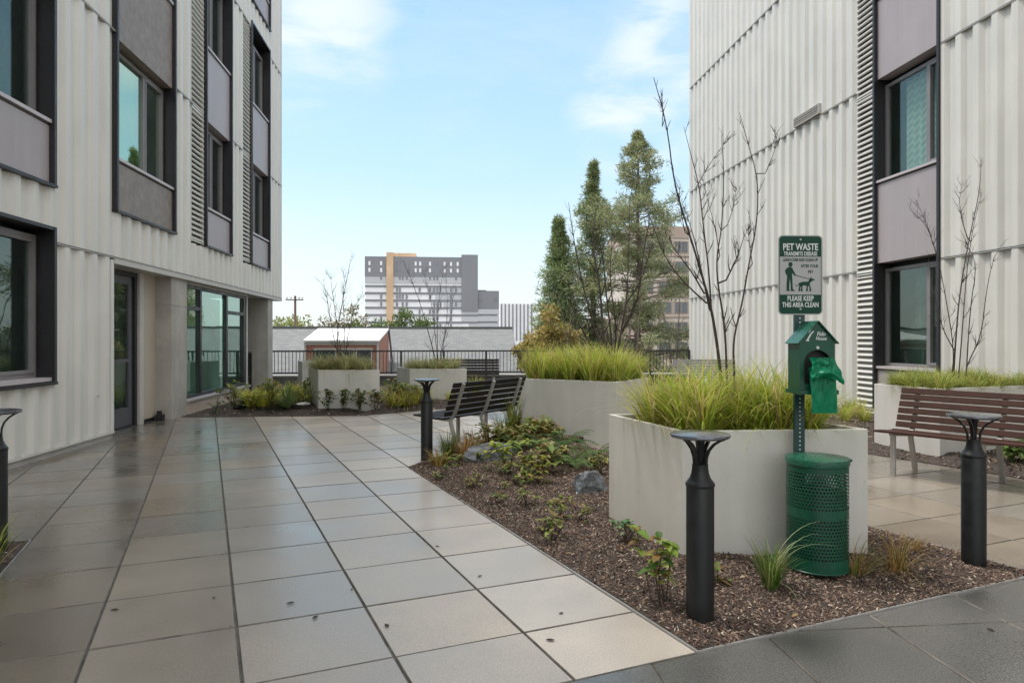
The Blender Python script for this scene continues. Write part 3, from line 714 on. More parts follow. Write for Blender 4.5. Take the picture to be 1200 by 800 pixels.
for lo,hi in((.110,.24),(-.24,-.118)):
    q=plate(cutz(rrect(SW-.014,SH-.014,.022),lo,hi),sy-.0055,sy-.004,SZ); g.add(q.v,q.f)
for s_ in(-1,1):
    x=s_*(SW/2-.0085); q=MB(); q.box(ox+x-.0015,ox+x+.0015,sy-.0055,sy-.004,SZ-.118,SZ+.110); g.add(q.v,q.f)
g.build('green_field',M['sign_green'],sign)
def text(body,size,x,z,m,name,parent,y,xs=1.0,align='CENTER',bold=.0,shear=0,rot=None):
    cu=bpy.data.curves.new('txt','FONT'); cu.body=body; cu.size=size; cu.align_x=align; cu.align_y='CENTER'; cu.extrude=.0006; cu.offset=bold; cu.shear=shear; cu.resolution_u=3
    to=bpy.data.objects.new('txt',cu); COL.objects.link(to); dg=bpy.context.evaluated_depsgraph_get(); dg.update()
    me=bpy.data.meshes.new_from_object(to.evaluated_get(dg)); bpy.data.objects.remove(to)
    for v in me.vertices: v.co=Vector((x+v.co.x*xs,y-v.co.z,z+v.co.y))
    me.materials.clear(); me.materials.append(m); me.name=name
    o=bpy.data.objects.new(name,me); COL.objects.link(o); o.parent=parent; return o
ty=sy-.0065
text('PET WASTE',.056,ox,SZ+.166,M['letter'],'lettering',sign,ty,.74,bold=.0012)
text('TRANSMITS DISEASE',.034,ox,SZ+.126,M['letter'],'lettering',sign,ty,.66,bold=.0006)
dk=M['sign_green']; ty2=sy-.0052
text('LEASH·CURB AND CLEAN UP',.0245,ox,SZ+.090,dk,'lettering',sign,ty2,.66,bold=.0005)
text('AFTER YOUR',.0245,ox+.055,SZ+.053,dk,'lettering',sign,ty2,.74,bold=.0005)
text('PET',.0245,ox+.062,SZ+.018,dk,'lettering',sign,ty2,.8,bold=.0005)
text('PLEASE KEEP',.041,ox,SZ-.142,M['letter'],'lettering',sign,ty,.70,bold=.0008)
text('THIS AREA CLEAN',.041,ox,SZ-.180,M['letter'],'lettering',sign,ty,.66,bold=.0008)
# pictogram: walker and dog
def flat(poly,name,mt):
    q=plate([(p[0],p[1]) for p in poly][::1],sy-.0056,sy-.0042,SZ); return q
pg=MB()
def addp(poly):
    A=sum(poly[i][0]*poly[(i+1)%len(poly)][1]-poly[(i+1)%len(poly)][0]*poly[i][1] for i in range(len(poly)))
    if A<0: poly=poly[::-1]
    q=flat(poly,'',None); pg.add(q.v,q.f)
addp([(-.060+.013*math.cos(t*.5236),.063+.015*math.sin(t*.5236)) for t in range(12)])
addp([(-.084,.040),(-.070,.048),(-.054,.046),(-.046,.036),(-.050,.008),(-.050,-.008),(-.080,-.008),(-.090,.010),(-.094,.026)])
addp([(-.055,.038),(-.044,.030),(-.030,.004),(-.028,-.004),(-.034,-.006),(-.046,.008),(-.054,.018)])
addp([(-.080,-.007),(-.064,-.007),(-.066,-.05),(-.068,-.086),(-.062,-.096),(-.084,-.096),(-.084,-.05)])
addp([(-.066,-.007),(-.050,-.007),(-.048,-.045),(-.046,-.084),(-.034,-.094),(-.036,-.097),(-.058,-.096),(-.060,-.05)])
addp([(-.032,-.002),(-.030,.001),(.058,-.024),(.057,-.027)])
addp([(-.010,-.048),(.016,-.040),(.044,-.040),(.056,-.030),(.058,-.058),(.046,-.066),(.020,-.062),(.004,-.068),(-.006,-.062)])
addp([(.050,-.036),(.058,-.018),(.066,-.012),(.068,-.020),(.086,-.026),(.086,-.032),(.072,-.034),(.062,-.046)])
addp([(-.006,-.050),(-.022,-.066),(-.034,-.058),(-.036,-.054),(-.024,-.070),(-.008,-.060)])
for (x0,x1,xt) in((-.004,.008,-.010),(.006,.014,.004),(.040,.050,.036),(.048,.057,.056)):
    addp([(x0,-.058),(x1,-.058),(xt+.008,-.078),(xt+.010,-.097),(xt-.002,-.097),(xt,-.078)])
pg.build('pictogram',M['sign_green'],sign)
bl=MB()
for z in(.212,-.205): 
    q=MB(); q.lathe([(.006,0),(.006,.003),(.003,.005)],12)
    q.v=[(ox+x,sy-.0055-z_,SZ+z+y) for x,y,z_ in q.v]; bl.add(q.v,q.f)
bl.build('bolt',M['steel'],sign)
# dispenser house
DW,DD=.104,.155; dz0,dz1,dzr=1.075,1.352,1.466; dy1=oy-.006; dy0=dy1-DD; dcx=ox+.030
mb=MB()
arch=[]; 
# front face with arched opening
ow,oz0,ozs=.076,1.110,1.235
outer=[(-DW,dz0),(DW,dz0),(DW,dz1),(0,dzr),(-DW,dz1)]
arc=[(ow*math.cos(R(a)),ozs+ow*.92*math.sin(R(a))) for a in range(0,181,15)]
inner=[(-ow,oz0),(ow,oz0)]+arc
X=lambda p,y:(dcx+p[0],y,p[1])
def quadf(a,b,c,d_,y): mb.add([X(a,y),X(b,y),X(c,y),X(d_,y)],[(0,1,2,3)])
mb.add([X(p,dy0) for p in [(-DW,dz0),(DW,dz0),(ow,oz0),(-ow,oz0)]],[(0,1,2,3)])
half=len(arc)//2
ra=arc[:half+1]; la=arc[half:]
mb.add([X(p,dy0) for p in [(DW,dz0),(DW,dz1)]+[(0,dzr)]+ra[::-1]+[(ow,oz0)]],[tuple(range(3+len(ra)+1))])
mb.add([X(p,dy0) for p in [(0,dzr),(-DW,dz1),(-DW,dz0),(-ow,oz0)]+la[::-1]],[tuple(range(4+len(la)))])
# sides, back, bottom
mb.add([X((-DW,dz0),dy0),X((-DW,dz1),dy0),X((-DW,dz1),dy1),X((-DW,dz0),dy1)],[(0,1,2,3)])
mb.add([X((DW,dz0),dy0),X((DW,dz0),dy1),X((DW,dz1),dy1),X((DW,dz1),dy0)],[(0,1,2,3)])
mb.add([X(p,dy1) for p in outer],[tuple(range(5))]); mb.add([X((-DW,dz0),dy0),X((-DW,dz0),dy1),X((DW,dz0),dy1),X((DW,dz0),dy0)],[(0,1,2,3)])
disp=mb.build('dispenser',M['green'],ST_)
mb=MB(); mb.box(dcx-.096,dcx+.096,dy0+.045,dy0+.05,1.09,1.35); mb.build('dispenser_inside',mat('disp_dark',(.012,.012,.014),.6),disp)
mb=MB()
for s_ in(-1,1):
    a=Vector((0,dzr+.004)); b=Vector((s_*(DW+.014),dz1-.012)); n=Vector((s_*(a.y-b.y),abs(b.x))).normalized()*.006
    P=[a,b,b+n,a+n]; vs=[(dcx+p.x,y,p.y) for y in(dy0-.016,dy1+.004) for p in P]
    mb.add(vs,[(0,1,2,3),(7,6,5,4),(0,4,5,1),(1,5,6,2),(2,6,7,3),(3,7,4,0)])
mb.build('roof',M['green_lid'],disp)
mb=MB(); mb.box(dcx-DW-.012,dcx+DW+.016,dy0-.014,dy1+.004,dz0-.026,dz0-.001); mb.build('base_rim',M['green'],disp)
mb=MB(); mb.lathe([(.009,0),(.009,.006),(.006,.009)],16); mb.v=[(dcx+x,dy0-.001-z,1.318+y) for x,y,z in mb.v]; mb.build('lock',M['hole'],disp)
text('Fido',.034,dcx+.022,1.397,M['letter'],'lettering',disp,dy0-.0012,.85,bold=.0005,shear=.2)
text('House',.030,dcx+.022,1.371,M['letter'],'lettering',disp,dy0-.0012,.80,bold=.0005,shear=.2)
mb=MB()   # white stroke emblem left of the lettering
for a,b,w in(((-.058,1.362),(-.040,1.395),.009),((-.040,1.395),(-.022,1.414),.007),((-.05,1.405),(-.038,1.420),.005),((-.066,1.360),(-.048,1.360),.007)):
    mb.bar((dcx+a[0],dy0-.0012,a[1]),(dcx+b[0],dy0-.0012,b[1]),w,.001,up=(0,1,0))
mb.build('emblem',M['letter'],disp)
# bag pulled out of the opening: crumpled top flap over a flat hanging sheet
def sheet(w,z0,z1,y0,nu,nv,fx,colr,skew=0):
    mb=MB(); vs=[]
    for j in range(nv+1):
        for i in range(nu+1):
            u=i/nu-.5; v=j/nv; vs.append(fx(u,v))
    for j in range(nv):
        for i in range(nu):
            k=mnoise.noise(Vector((i*.35,j*.35,z0*9))); mb.col=tuple(c*(1+.35*k) for c in colr)
            a=len(mb.v); q=[vs[j*(nu+1)+i],vs[j*(nu+1)+i+1],vs[(j+1)*(nu+1)+i+1],vs[(j+1)*(nu+1)+i]]; mb.add(q,[(0,1,2,3)])
    return mb
def flap(u,v):
    n=mnoise.noise(Vector((u*4+2,v*3.4,1.3)))*.034+mnoise.noise(Vector((u*9+v*4,v*5,5)))*.010
    z=1.262-.112*v-.03*u*v+ (.012 if v<.05 else 0)*mnoise.noise(Vector((u*20,1,1)))
    return (dcx+.024+u*(.150+.03*v)+.018*v*(u+.5)-.008*v, dy0-.012-.055*math.sin(v*1.75)+n, z-.028*(abs(u)*2)**2*v)
def hang(u,v):
    n=mnoise.noise(Vector((u*6,v*3+8,1)))*.014*(1-v*.75)
    return (dcx+.026+u*(.150)-.012*(1-v), dy0-.020-.020*math.sin(v*2.4)+n, 1.205-.262*v)
a=sheet(0,1.1,0,0,26,20,flap,(.010,.25,.12)); b=sheet(0,.9,0,0,18,26,hang,(.012,.26,.13))
b.build('waste_bag',M['bag'],ST_,smooth=True); a.build('waste_bag',M['bag'],ST_,smooth=True)
# bin
BR=.166
bn=MB(); NB=56
def cyl(p,z): t=2*math.pi*p/NB; return (BR*math.cos(t),BR*math.sin(t),z)
def plain(z0,z1,step=1):
    for k in range(NB): bn.add([cyl(k,z0),cyl(k+1,z0),cyl(k+1,z1),cyl(k,z1)],[(0,1,2,3)])
def perf(z0,rows,h):
    for r_ in range(rows):
        for k in range(NB):
            o=.5*(r_%2); z=z0+r_*h; c=k+.5+o; zc=z+h/2
            sq=[(k+o,z),(c,z),(k+1+o,z),(k+1+o,zc),(k+1+o,z+h),(c,z+h),(k+o,z+h),(k+o,zc)]
            rr=.33; hp=[]
            for a in(225,270,315,0,45,90,135,180): hp.append((c+rr*math.cos(R(a)),zc+rr*h*.98*math.sin(R(a))))
            vs=[cyl(*p) for p in sq]+[cyl(*p) for p in hp]
            bn.add(vs,[(i,(i+1)%8,8+(i+1)%8,8+i) for i in range(8)])
h=.0190
plain(.06,.135); perf(.135,12,h); z=.135+12*h; plain(z,z+.05); z2=z+.05; perf(z2,11,h); z3=z2+11*h; plain(z3,.672)
bn.lathe([(.001,.061),(BR,.061)],NB,cap=False)
for zz in(.064,z3+.03,.665): bn.lathe([(BR,zz-.004),(BR+.0022,zz-.002),(BR+.0022,zz+.002),(BR,zz+.004)],NB,cap=False)
binm=bn.build('bin',M['green'],ST_,smooth=True)
mb=MB(); mb.lathe([(BR*.93,.07),(BR*.95,.45),(BR*.93,.50)],32,cap=True); mb.build('bin_liner',mat('liner',(.006,.007,.007),.5),binm,smooth=True)
mb=MB(); mb.lathe([(BR+.006,.655),(BR+.008,.68),(BR+.006,.690),(BR-.03,.694),(.001,.697)],56); mb.build('lid',M['green_lid'],binm,smooth=True)
mb=MB(); mb.box(BR-.01,BR+.022,-.02,.02,.664,.678); mb.tube([(BR+.02,-.025,.672),(BR+.02,.025,.672)],.008,8); mb.build('hinge',M['green_dk'],binm)
mb=MB(); mb.box(ox-.02,ox+.02,BR-.01,oy,.30,.34); mb.box(ox-.02,ox+.02,BR-.01,oy,.55,.59); mb.build('bracket',M['green_dk'],ST_)

# ------------------------------------------------------------------ rocks
def rock(label,loc,sc,seed,rz=0,m=None):
    bm=bmesh.new(); bmesh.ops.create_icosphere(bm,subdivisions=4,radius=1)
    rr=random.Random(seed); pl=[(Vector((rr.gauss(0,1),rr.gauss(0,1),rr.gauss(0,.8))).normalized(),rr.uniform(.55,.85)) for _ in range(13)]
    for v in bm.verts:
        p=v.co.copy()
        for n,d in pl:
            k=p.dot(n)-d
            if k>0: p-=n*k
        p+=p.normalized()*(mnoise.noise(p*3.2+Vector((seed,0,0)))*.07+mnoise.noise(p*9)*.03); v.co=Vector((p.x*sc[0],p.y*sc[1],p.z*sc[2]))
    me=bpy.data.meshes.new('rock'); bm.to_mesh(me); bm.free(); me.materials.append(m or M['rock'])
    o=bpy.data.objects.new('rock',me); COL.objects.link(o); o.location=loc; o.rotation_euler=(0,0,rz); return tag(o,label,'rock')
rock('flat-topped dark boulder among the dry grass near the dark bench',(.50,7.52,.07),(.30,.21,.19),3,.3)
rock('jagged grey boulder tucked against the left side of front planter',(1.24,5.88,.07),(.22,.19,.17),11,.8)
rock('small round black rock beside the yellow sedges under the storefront',(-3.75,13.25,.12),(.15,.13,.14),5,0,M['black'])
rock('thin flat pale stone lying left of the square cream planter',(-2.62,13.2,.16),(.17,.12,.03),9,.1,mat('pale_stone',(.42,.41,.39),.5,.2,6))

# ------------------------------------------------------------------ grasses and small plants
def blade(mb,o,a,L,lean,w,col,droop=1.0,seg=5):
    ca,sa=math.cos(a),math.sin(a); pts=[]; th=lean; p=Vector(o); st=L/seg
    for k in range(seg+1):
        pts.append(p.copy()); p=p+Vector((ca*math.sin(th),sa*math.sin(th),math.cos(th)))*st; th+=droop*(.16+.30*k/seg)
    sd=Vector((-sa,ca,0)); vs=[]
    for k,q in enumerate(pts):
        ww=w*(1-(k/seg)**1.6)*.5+.0004; vs += [q-sd*ww,q+sd*ww]
    mb.col=col; mb.add(vs,[(2*k,2*k+1,2*k+3,2*k+2) for k in range(seg)])
def jit(c,a=.25):
    k=rnd.uniform(1-a,1+a); return (c[0]*k*rnd.uniform(.92,1.08),c[1]*k,c[2]*k*rnd.uniform(.9,1.1))
def clump(n,L,spread,pal,w=.006,lean=.5,droop=1.0,seg=5):
    mb=MB()
    for _ in range(n):
        a=rnd.uniform(0,6.283); r=spread*math.sqrt(rnd.random()); c=pal[min(len(pal)-1,int(rnd.random()**1.3*len(pal)))]
        blade(mb,(r*math.cos(a),r*math.sin(a),-.01),a+rnd.gauss(0,.5),L*rnd.uniform(.55,1.1),abs(rnd.gauss(.1,lean*.55)),w*rnd.uniform(.7,1.3),jit(c),droop*rnd.uniform(.6,1.35),seg)
    return mb
GY=[(.33,.40,.05),(.43,.46,.065),(.22,.31,.04),(.53,.48,.14),(.56,.43,.22)]
GG=[(.07,.14,.022),(.10,.19,.03),(.14,.22,.04),(.32,.30,.12)]
GT=[(.34,.34,.14),(.44,.41,.19),(.24,.27,.10),(.50,.42,.24)]
GL=[(.52,.50,.06),(.44,.46,.07),(.32,.38,.06),(.58,.52,.12)]
GD=[(.34,.19,.07),(.42,.27,.12),(.26,.15,.055),(.30,.26,.07)]
GR=[(.26,.31,.06),(.35,.37,.08),(.18,.24,.05),(.48,.42,.15)]
def protos(name,label,cat,specs,k=3):
    return [ (specs,) for _ in range(k)]
def scatter(name,label,cat,group,spots,make,var=3,sc=(.8,1.2)):
    """one mesh of each variant is built, the rest are copies sharing it"""
    pr=[]
    for i,(x,y,z) in enumerate(spots):
        s_=rnd.uniform(*sc)
        if i<var:
            o=make().build(name,M['leaf']); tag(o,label,cat,group,'thing'); pr.append(o); o.location=(x,y,z); o.scale=(s_,s_,s_*rnd.uniform(.9,1.1))
        else:
            o=pr[i%len(pr)].copy(); COL.objects.link(o); o.location=(x,y,z); o.rotation_euler=(0,0,rnd.uniform(0,6.28)); o.scale=(s_,s_,s_*rnd.uniform(.9,1.1))
    return pr
def inpl(poly,n,marg,z,mind):
    I=offset(poly,marg); out=[]; tries=0
    while len(out)<n and tries<4000:
        tries+=1; a,b=rnd.random(),rnd.random(); p=(I[0]*(1-a)+I[1]*a)*(1-b)+(I[3]*(1-a)+I[2]*a)*b
        if all((p-Vector(q[:2])).length>mind for q in out): out.append((p.x,p.y,z))
    return out
scatter('grass_clump','yellow-green arching grass tuft filling the planter behind the pet waste bin','grass','grass tufts in the front planter',
        inpl(FRONT,30,.16,.72,.13),lambda:clump(190,.54,.055,GY,.0085,.72,1.15),5,(.75,1.2))
scatter('grass_clump','bright green grass tuft in the big grey planter at the end of dark bench','grass','grass tufts in the middle planter',
        inpl(MID,40,.12,.74,.14),lambda:clump(190,.56,.07,GY,.011,.6,.95,4),5,(.7,1.15))
scatter('grass_clump','drooping olive grass tuft in the square cream planter','grass','grass tufts in the square cream planter',
        inpl(FARL,18,.10,.71,.16),lambda:clump(150,.46,.08,GT,.012,.8,1.6,5),3)
scatter('grass_clump','pale drooping grass tuft in the low cream planter before the far bench','grass','grass tufts in the low cream planter',
        inpl(FARC,14,.12,.66,.18),lambda:clump(140,.42,.08,GT,.012,.8,1.6,5),3)
scatter('grass_clump','mop-like green grass tuft spilling over the white planter on the right','grass','grass tufts in the white planter',
        inpl(RIGHT,34,.07,.74,.13),lambda:clump(180,.33,.07,GR,.007,.8,1.4),4)
# grass along the foot of the right wall, seen past the front planter
sp=[]
for _ in range(26):
    y=rnd.uniform(9.6,14.0); sp.append((rnd.uniform(5.6,7.1) if y>10.5 else rnd.uniform(5.3,7.0),y,.08))
scatter('grass_clump','low yellow-green grass tuft at the foot of the right building louvers','grass','grass tufts along the right wall',sp,lambda:clump(110,.34,.07,GY,.010,.7,1.3,4),3,(.7,1.2))
def one(mb,name,label,cat,loc,rz=0,sc=1):
    o=mb.build(name,M['leaf']); tag(o,label,cat,None,'thing'); o.location=loc; o.rotation_euler=(0,0,rz); o.scale=(sc,sc,sc); return o
def gz(P,x,y): return zbed(P,x,y)
# single tufts in the front bed
def longs(mb,specs,col=(.20,.27,.10)):
    for a,L,ln,dr in specs: blade(mb,(rnd.gauss(0,.02),rnd.gauss(0,.02),0),R(a),L,ln,.008,jit(col,.15),dr,9)
c=clump(170,.27,.035,GG,.0065,.4,.6); longs(c,[(10,.50,.25,.75),(0,.46,.3,.8),(-15,.52,.35,.75),(20,.44,.15,.9),(5,.56,.30,.62),(-40,.30,.8,.8),(-80,.25,.9,.7),(100,.34,.2,.3),(130,.36,.25,.25)],(.26,.33,.17))
one(c,'grass_tuft','green grass tuft with long arching blades at the foot of the waste bin','grass',(1.75,3.56,gz(P1,1.75,3.56)))
one(clump(110,.24,.05,GG+GD[:1],.006,.6,1.1),'grass_tuft','dark green grass tuft at the right corner of the front planter','grass',(2.74,4.55,gz(P1,2.74,4.55)))
one(clump(120,.30,.05,GD+GG[:1],.005,1.0,1.3),'grass_tuft','straw-coloured spreading grass tuft between bin and right bollard','grass',(2.62,3.78,gz(P1,2.62,3.78)))
one(clump(80,.30,.05,GD+GG[1:],.005,1.0,1.2),'grass_tuft','half-dry grass tuft just right of the waste bin base','grass',(2.33,3.74,gz(P1,2.33,3.74)))
one(clump(60,.17,.05,GD,.005,1.1,1.2),'grass_tuft','small dead tan grass tuft in mulch near the right bollard','grass',(2.95,4.10,gz(P1,2.95,4.10)))
one(clump(150,.36,.05,GG,.008,.35,.6),'grass_tuft','upright green grass tuft just right of the far bollard','grass',(.05,7.78,gz(P1,.05,7.7)))
one(clump(160,.30,.10,GD,.008,.9,1.1),'grass_tuft','orange dry grass tuft below the dark bench, left of flat boulder','grass',(.22,7.75,.05))
one(clump(110,.24,.08,GD+GL[:1],.008,.8,1.0),'grass_tuft','yellowing dry grass tuft at the bed corner in front of far bollard','grass',(-.05,7.35,.03))
one(clump(130,.34,.12,GD,.008,.8,1.0),'grass_tuft','dry tan grass tuft behind the flat boulder','grass',(.34,8.15,.06))
one(clump(160,.62,.06,GL[1:]+GG,.009,.22,.35),'grass_tuft','tall yellow-green grass tuft against the left corner of the middle planter','grass',(.95,9.35,.05))
one(clump(150,.42,.10,GL[1:]+GG,.009,.5,.7),'grass_tuft','bushy yellow-green grass tuft at the middle planter foot by bench','grass',(.78,9.0,.06))
one(clump(130,.34,.07,GG+GL[:1],.008,.4,.7),'grass_tuft','green grass tuft by the black bollard at the left edge','grass',(-2.70,4.38,.03))
one(clump(90,.26,.07,GG,.008,.5,.8),'grass_tuft','low dark grass tuft at the very left edge','grass',(-2.62,4.02,.02))
# broad leaf helpers
def leaf(mb,o,dirv,L,w,col,cup=.15,seg=4,fold=.25):
    d=Vector(dirv).normalized(); sd=d.cross(Vector((0,0,1)))
    if sd.length<1e-3: sd=Vector((1,0,0))
    sd.normalize(); up=sd.cross(d); pts=[]; vs=[]
    p=Vector(o)
    for k in range(seg+1):
        t=k/seg; ww=w*math.sin(math.pi*min(1,.08+t*.92))**.8*.5 if k<seg else .0005
        q=p+d*L*t-Vector((0,0,1))*cup*L*t*t
        vs += [q-sd*ww+up*ww*fold,q,q+sd*ww+up*ww*fold]
    mb.col=col; fs=[]
    for k in range(seg):
        a=3*k; fs += [(a,a+1,a+4,a+3),(a+1,a+2,a+5,a+4)]
    mb.add(vs,fs)
def shrub(mb,nst,H,pal,Lw=(.06,.025),lean=.35,nl=10,stem=(.09,.06,.04),r=.0035):
    for s_ in range(nst):
        a=rnd.uniform(0,6.283); ln=abs(rnd.gauss(0,lean)); L=H*rnd.uniform(.7,1.1); o=Vector((rnd.gauss(0,.02),rnd.gauss(0,.02),0))
        tip=o+Vector((math.cos(a)*math.sin(ln),math.sin(a)*math.sin(ln),math.cos(ln)))*L; mid=(o+tip)/2+Vector((rnd.gauss(0,.02),rnd.gauss(0,.02),.01))
        mb.col=stem; mb.tube([o,mid,tip],[r,r*.8,r*.5],5)
        for k in range(nl):
            t=rnd.uniform(.35,1.0) if k>nl*.35 else 1.0; q=o+(mid-o)*2*t if t<.5 else mid+(tip-mid)*(2*t-1)
            b=rnd.uniform(0,6.283); el=rnd.uniform(-.1,.9)
            leaf(mb,q,(math.cos(b)*math.cos(el),math.sin(b)*math.cos(el),math.sin(el)),Lw[0]*rnd.uniform(.6,1.2),Lw[1]*rnd.uniform(.7,1.2),jit(pal[int(rnd.random()*len(pal))]),.35)
    return mb
HB=[(.30,.38,.06),(.20,.30,.05),(.36,.40,.12),(.10,.19,.04),(.24,.16,.05)]
one(shrub(MB(),5,.36,HB,(.085,.045),.28,11),'leafy_shrub','lime-leaved small shrub just left of the nearest black bollard','shrub',(1.08,3.42,gz(P1,1.08,3.42)))
one(shrub(MB(),5,.16,[(.10,.20,.09),(.16,.26,.12),(.30,.36,.22)],(.06,.035),.6,9),'leafy_shrub','low grey-green seedling against the left face of front planter','shrub',(1.16,4.35,gz(P1,1.16,4.35)))
one(shrub(MB(),4,.10,HB,(.05,.025),.8,6),'seedling','tiny lime seedling in mulch beside the left bed edging','plant',(.42,5.55,gz(P1,.5,5.5)))
one(shrub(MB(),9,.34,[(.40,.40,.05),(.30,.35,.05),(.22,.30,.05)],(.10,.045),.5,9),'leafy_shrub','yellow-leaved sprawling plant in mulch between the two boulders','shrub',(.62,6.65,gz(P1,.62,6.65)))
one(shrub(MB(),6,.20,[(.36,.34,.06),(.16,.24,.05),(.30,.18,.07)],(.08,.04),.7,8),'leafy_shrub','low yellow and rust sprig plant in mulch left of jagged boulder','shrub',(.86,6.25,gz(P1,.86,6.25)))
one(shrub(MB(),6,.10,[(.20,.27,.05),(.34,.30,.08)],(.05,.025),1.0,7),'seedling','flat rosette of small green leaves in bare mulch left of front planter','plant',(.88,5.35,gz(P1,.88,5.35)))
def fern(n,L,pal,lean=.75):
    mb=MB()
    for k in range(n):
        a=6.283*k/n+rnd.gauss(0,.2); th=rnd.uniform(.25,lean); p=Vector((0,0,0)); ca,sa=math.cos(a),math.sin(a); seg=14; st=L*rnd.uniform(.75,1.1)/seg; col=jit(pal[int(rnd.random()*len(pal))],.2); spine=[p.copy()]
        for i in range(seg):
            d=Vector((ca*math.sin(th),sa*math.sin(th),math.cos(th))); p=p+d*st; th+=.105; spine.append(p.copy())
            w=.085*L/.5*math.sin(math.pi*(i+1.5)/(seg+2)); sd=Vector((-sa,ca,0))
            for s_ in(-1,1): leaf(mb,p,sd*s_+d*.45,w,.019*L/.5,jit(col,.12),.25,2)
        mb.col=(.10,.10,.03); mb.tube(spine[::2],[.003]*len(spine[::2]),4)
    return mb
FG=[(.055,.12,.030),(.08,.16,.04),(.11,.19,.05)]
for (x,y,L,lb) in ((1.12,7.55,.42,'dark green fern in front of the middle planter, behind the yellow plant'),(1.45,8.15,.46,'dark fern at the foot of the grey middle planter'),(.86,8.05,.36,'green fern just right of the flat boulder'),(1.30,6.95,.38,'bright fern behind the jagged boulder beside front planter'),(1.62,7.3,.40,'fern half hidden behind the left edge of front planter')):
    one(fern(15,L,FG if 'bright' not in lb else [(.10,.20,.04),(.14,.24,.05)],.9),'fern',lb,'fern',(x,y,.06))
sp=[]
for _ in range(26):
    s_,t_=rnd.uniform(.12,.75),rnd.uniform(.08,.85); x,y,z=P2(s_,t_)
    if not inpoly(x,y,MID) and not(x<.95 and y<8.1): sp.append((x,y,z))
for x,y in((.95,7.05),(1.0,6.75),(1.25,7.25),(1.5,6.6),(1.12,7.5)): sp.append((x,y,gz(P1,x,y)))
scatter('groundcover_plant','low leafy green and russet plant in the mulch before the middle planter','plant','low plants before the middle planter',sp,
   lambda:shrub(MB(),9,.17,[(.12,.19,.04),(.20,.26,.06),(.30,.27,.08),(.26,.15,.06),(.36,.30,.12)],(.085,.034),.9,9),6,(.8,1.6))
sp=[]
for _ in range(40):
    s_,t_=rnd.uniform(.05,.42),rnd.uniform(.35,.97); x,y,z=P1(s_,t_)
    if not inpoly(x,y,[(p.x,p.y) for p in offset(FRONT,-.15)]) and len(sp)<17: sp.append((x,y,z))
scatter('groundcover_sprig','small green or rust leafy sprig scattered in the mulch along the left edging','plant','sprigs scattered in the front bed mulch',sp,
   lambda:shrub(MB(),5,.10,[(.18,.26,.05),(.30,.32,.08),(.34,.24,.10),(.12,.19,.04)],(.055,.022),.95,6),5,(.6,1.5))
def spiky(n,L,pal,w=.04):
    mb=MB()
    for k in range(n):
        a=rnd.uniform(0,6.283); blade(mb,(.02*math.cos(a),.02*math.sin(a),0),a,L*rnd.uniform(.7,1.1),rnd.uniform(.1,1.0),w,jit(pal[int(rnd.random()*len(pal))]),.25,4)
    return mb
# far bed by the storefront
sp=[(x,y,.12) for x,y in((-3.35,13.25),(-3.1,13.7),(-3.55,13.75),(-3.0,14.3),(-3.4,14.4),(-3.75,14.9),(-3.0,15.0),(-3.3,15.5),(-3.6,13.35),(-2.95,13.35),(-3.9,14.2))]
scatter('sedge_clump','bright yellow sedge clump in the bed below the storefront glass','sedge','yellow sedges by the storefront',sp,lambda:clump(210,.50,.13,GL,.014,.95,1.45,5),4,(.75,1.15))
sp=[(x,y,.10) for x,y in((-2.75,13.35),(-3.15,13.0),(-3.45,13.0),(-2.95,13.75),(-3.3,14.05),(-2.7,14.2),(-3.6,14.6),(-4.0,13.7))]
scatter('leafy_shrub','mixed yellow and green leafy shrub among the sedges by the storefront','shrub','leafy shrubs among the storefront sedges',sp,lambda:shrub(MB(),12,.36,[(.40,.40,.07),(.22,.29,.06),(.12,.19,.05),(.36,.26,.09)],(.10,.045),.6,11),4,(.8,1.25))
sp=[(x,y,.09) for x,y in((-.85,13.45),(-.55,13.75),(-.95,14.05),(-.65,14.45),(-1.0,14.8))]
scatter('leafy_shrub','mixed green and yellow shrub between the square and low cream planters','shrub','leafy shrubs between the far planters',sp,lambda:shrub(MB(),12,.38,[(.34,.34,.08),(.20,.26,.06),(.11,.17,.05),(.40,.34,.12)],(.10,.045),.6,11),3,(.8,1.2))
for (x,y,H,lb) in ((.28,6.15,.09,'tiny green sprout near the left edging, far half of the bed'),(.72,4.75,.08,'tiny sprout near the left edging across from the near planter corner'),(.98,4.9,.12,'small russet seedling between edging and front planter'),(1.45,3.62,.09,'tiny seedling between the nearest bollard and the waste bin')):
    one(shrub(MB(),6,H,[(.18,.26,.06),(.30,.28,.08),(.26,.15,.07)],(.055,.024),.9,7),'seedling',lb,'plant',(x,y,gz(P1,x,y)))
one(spiky(46,.52,[(.16,.22,.08),(.22,.29,.13),(.11,.17,.06)]),'spiky_plant','grey-green spiky rosette in front of the yellow sedges','plant',(-2.86,13.05,.08))
one(spiky(36,.50,[(.20,.24,.07),(.28,.30,.12)]),'spiky_plant','olive spiky rosette touching the left face of square planter','plant',(-2.62,13.75,.10))
one(shrub(MB(),7,.22,[(.06,.13,.03),(.1,.18,.04)],(.08,.03),.8,8),'leafy_shrub','small dark green plant by the concrete column foot','shrub',(-4.1,12.95,.06))
for i,(x,lb) in enumerate(((-2.1,'dark leafy shrub at left foot of the square cream planter'),(-1.82,'dark green low shrub second from left before the square planter'),(-1.52,'yellow-tipped shrub in front of square planter centre right'),(-1.25,'reddish-tipped leafy shrub at right foot of square planter'))):
    pal=[(.05,.10,.03),(.08,.14,.04),(.32,.30,.05)] if i!=3 else [(.06,.11,.03),(.22,.12,.05),(.30,.28,.06)]
    one(shrub(MB(),11,.34,pal,(.09,.05),.5,12),'leafy_shrub',lb,'shrub',(x,12.82+.02*i,.07))
sp=[]
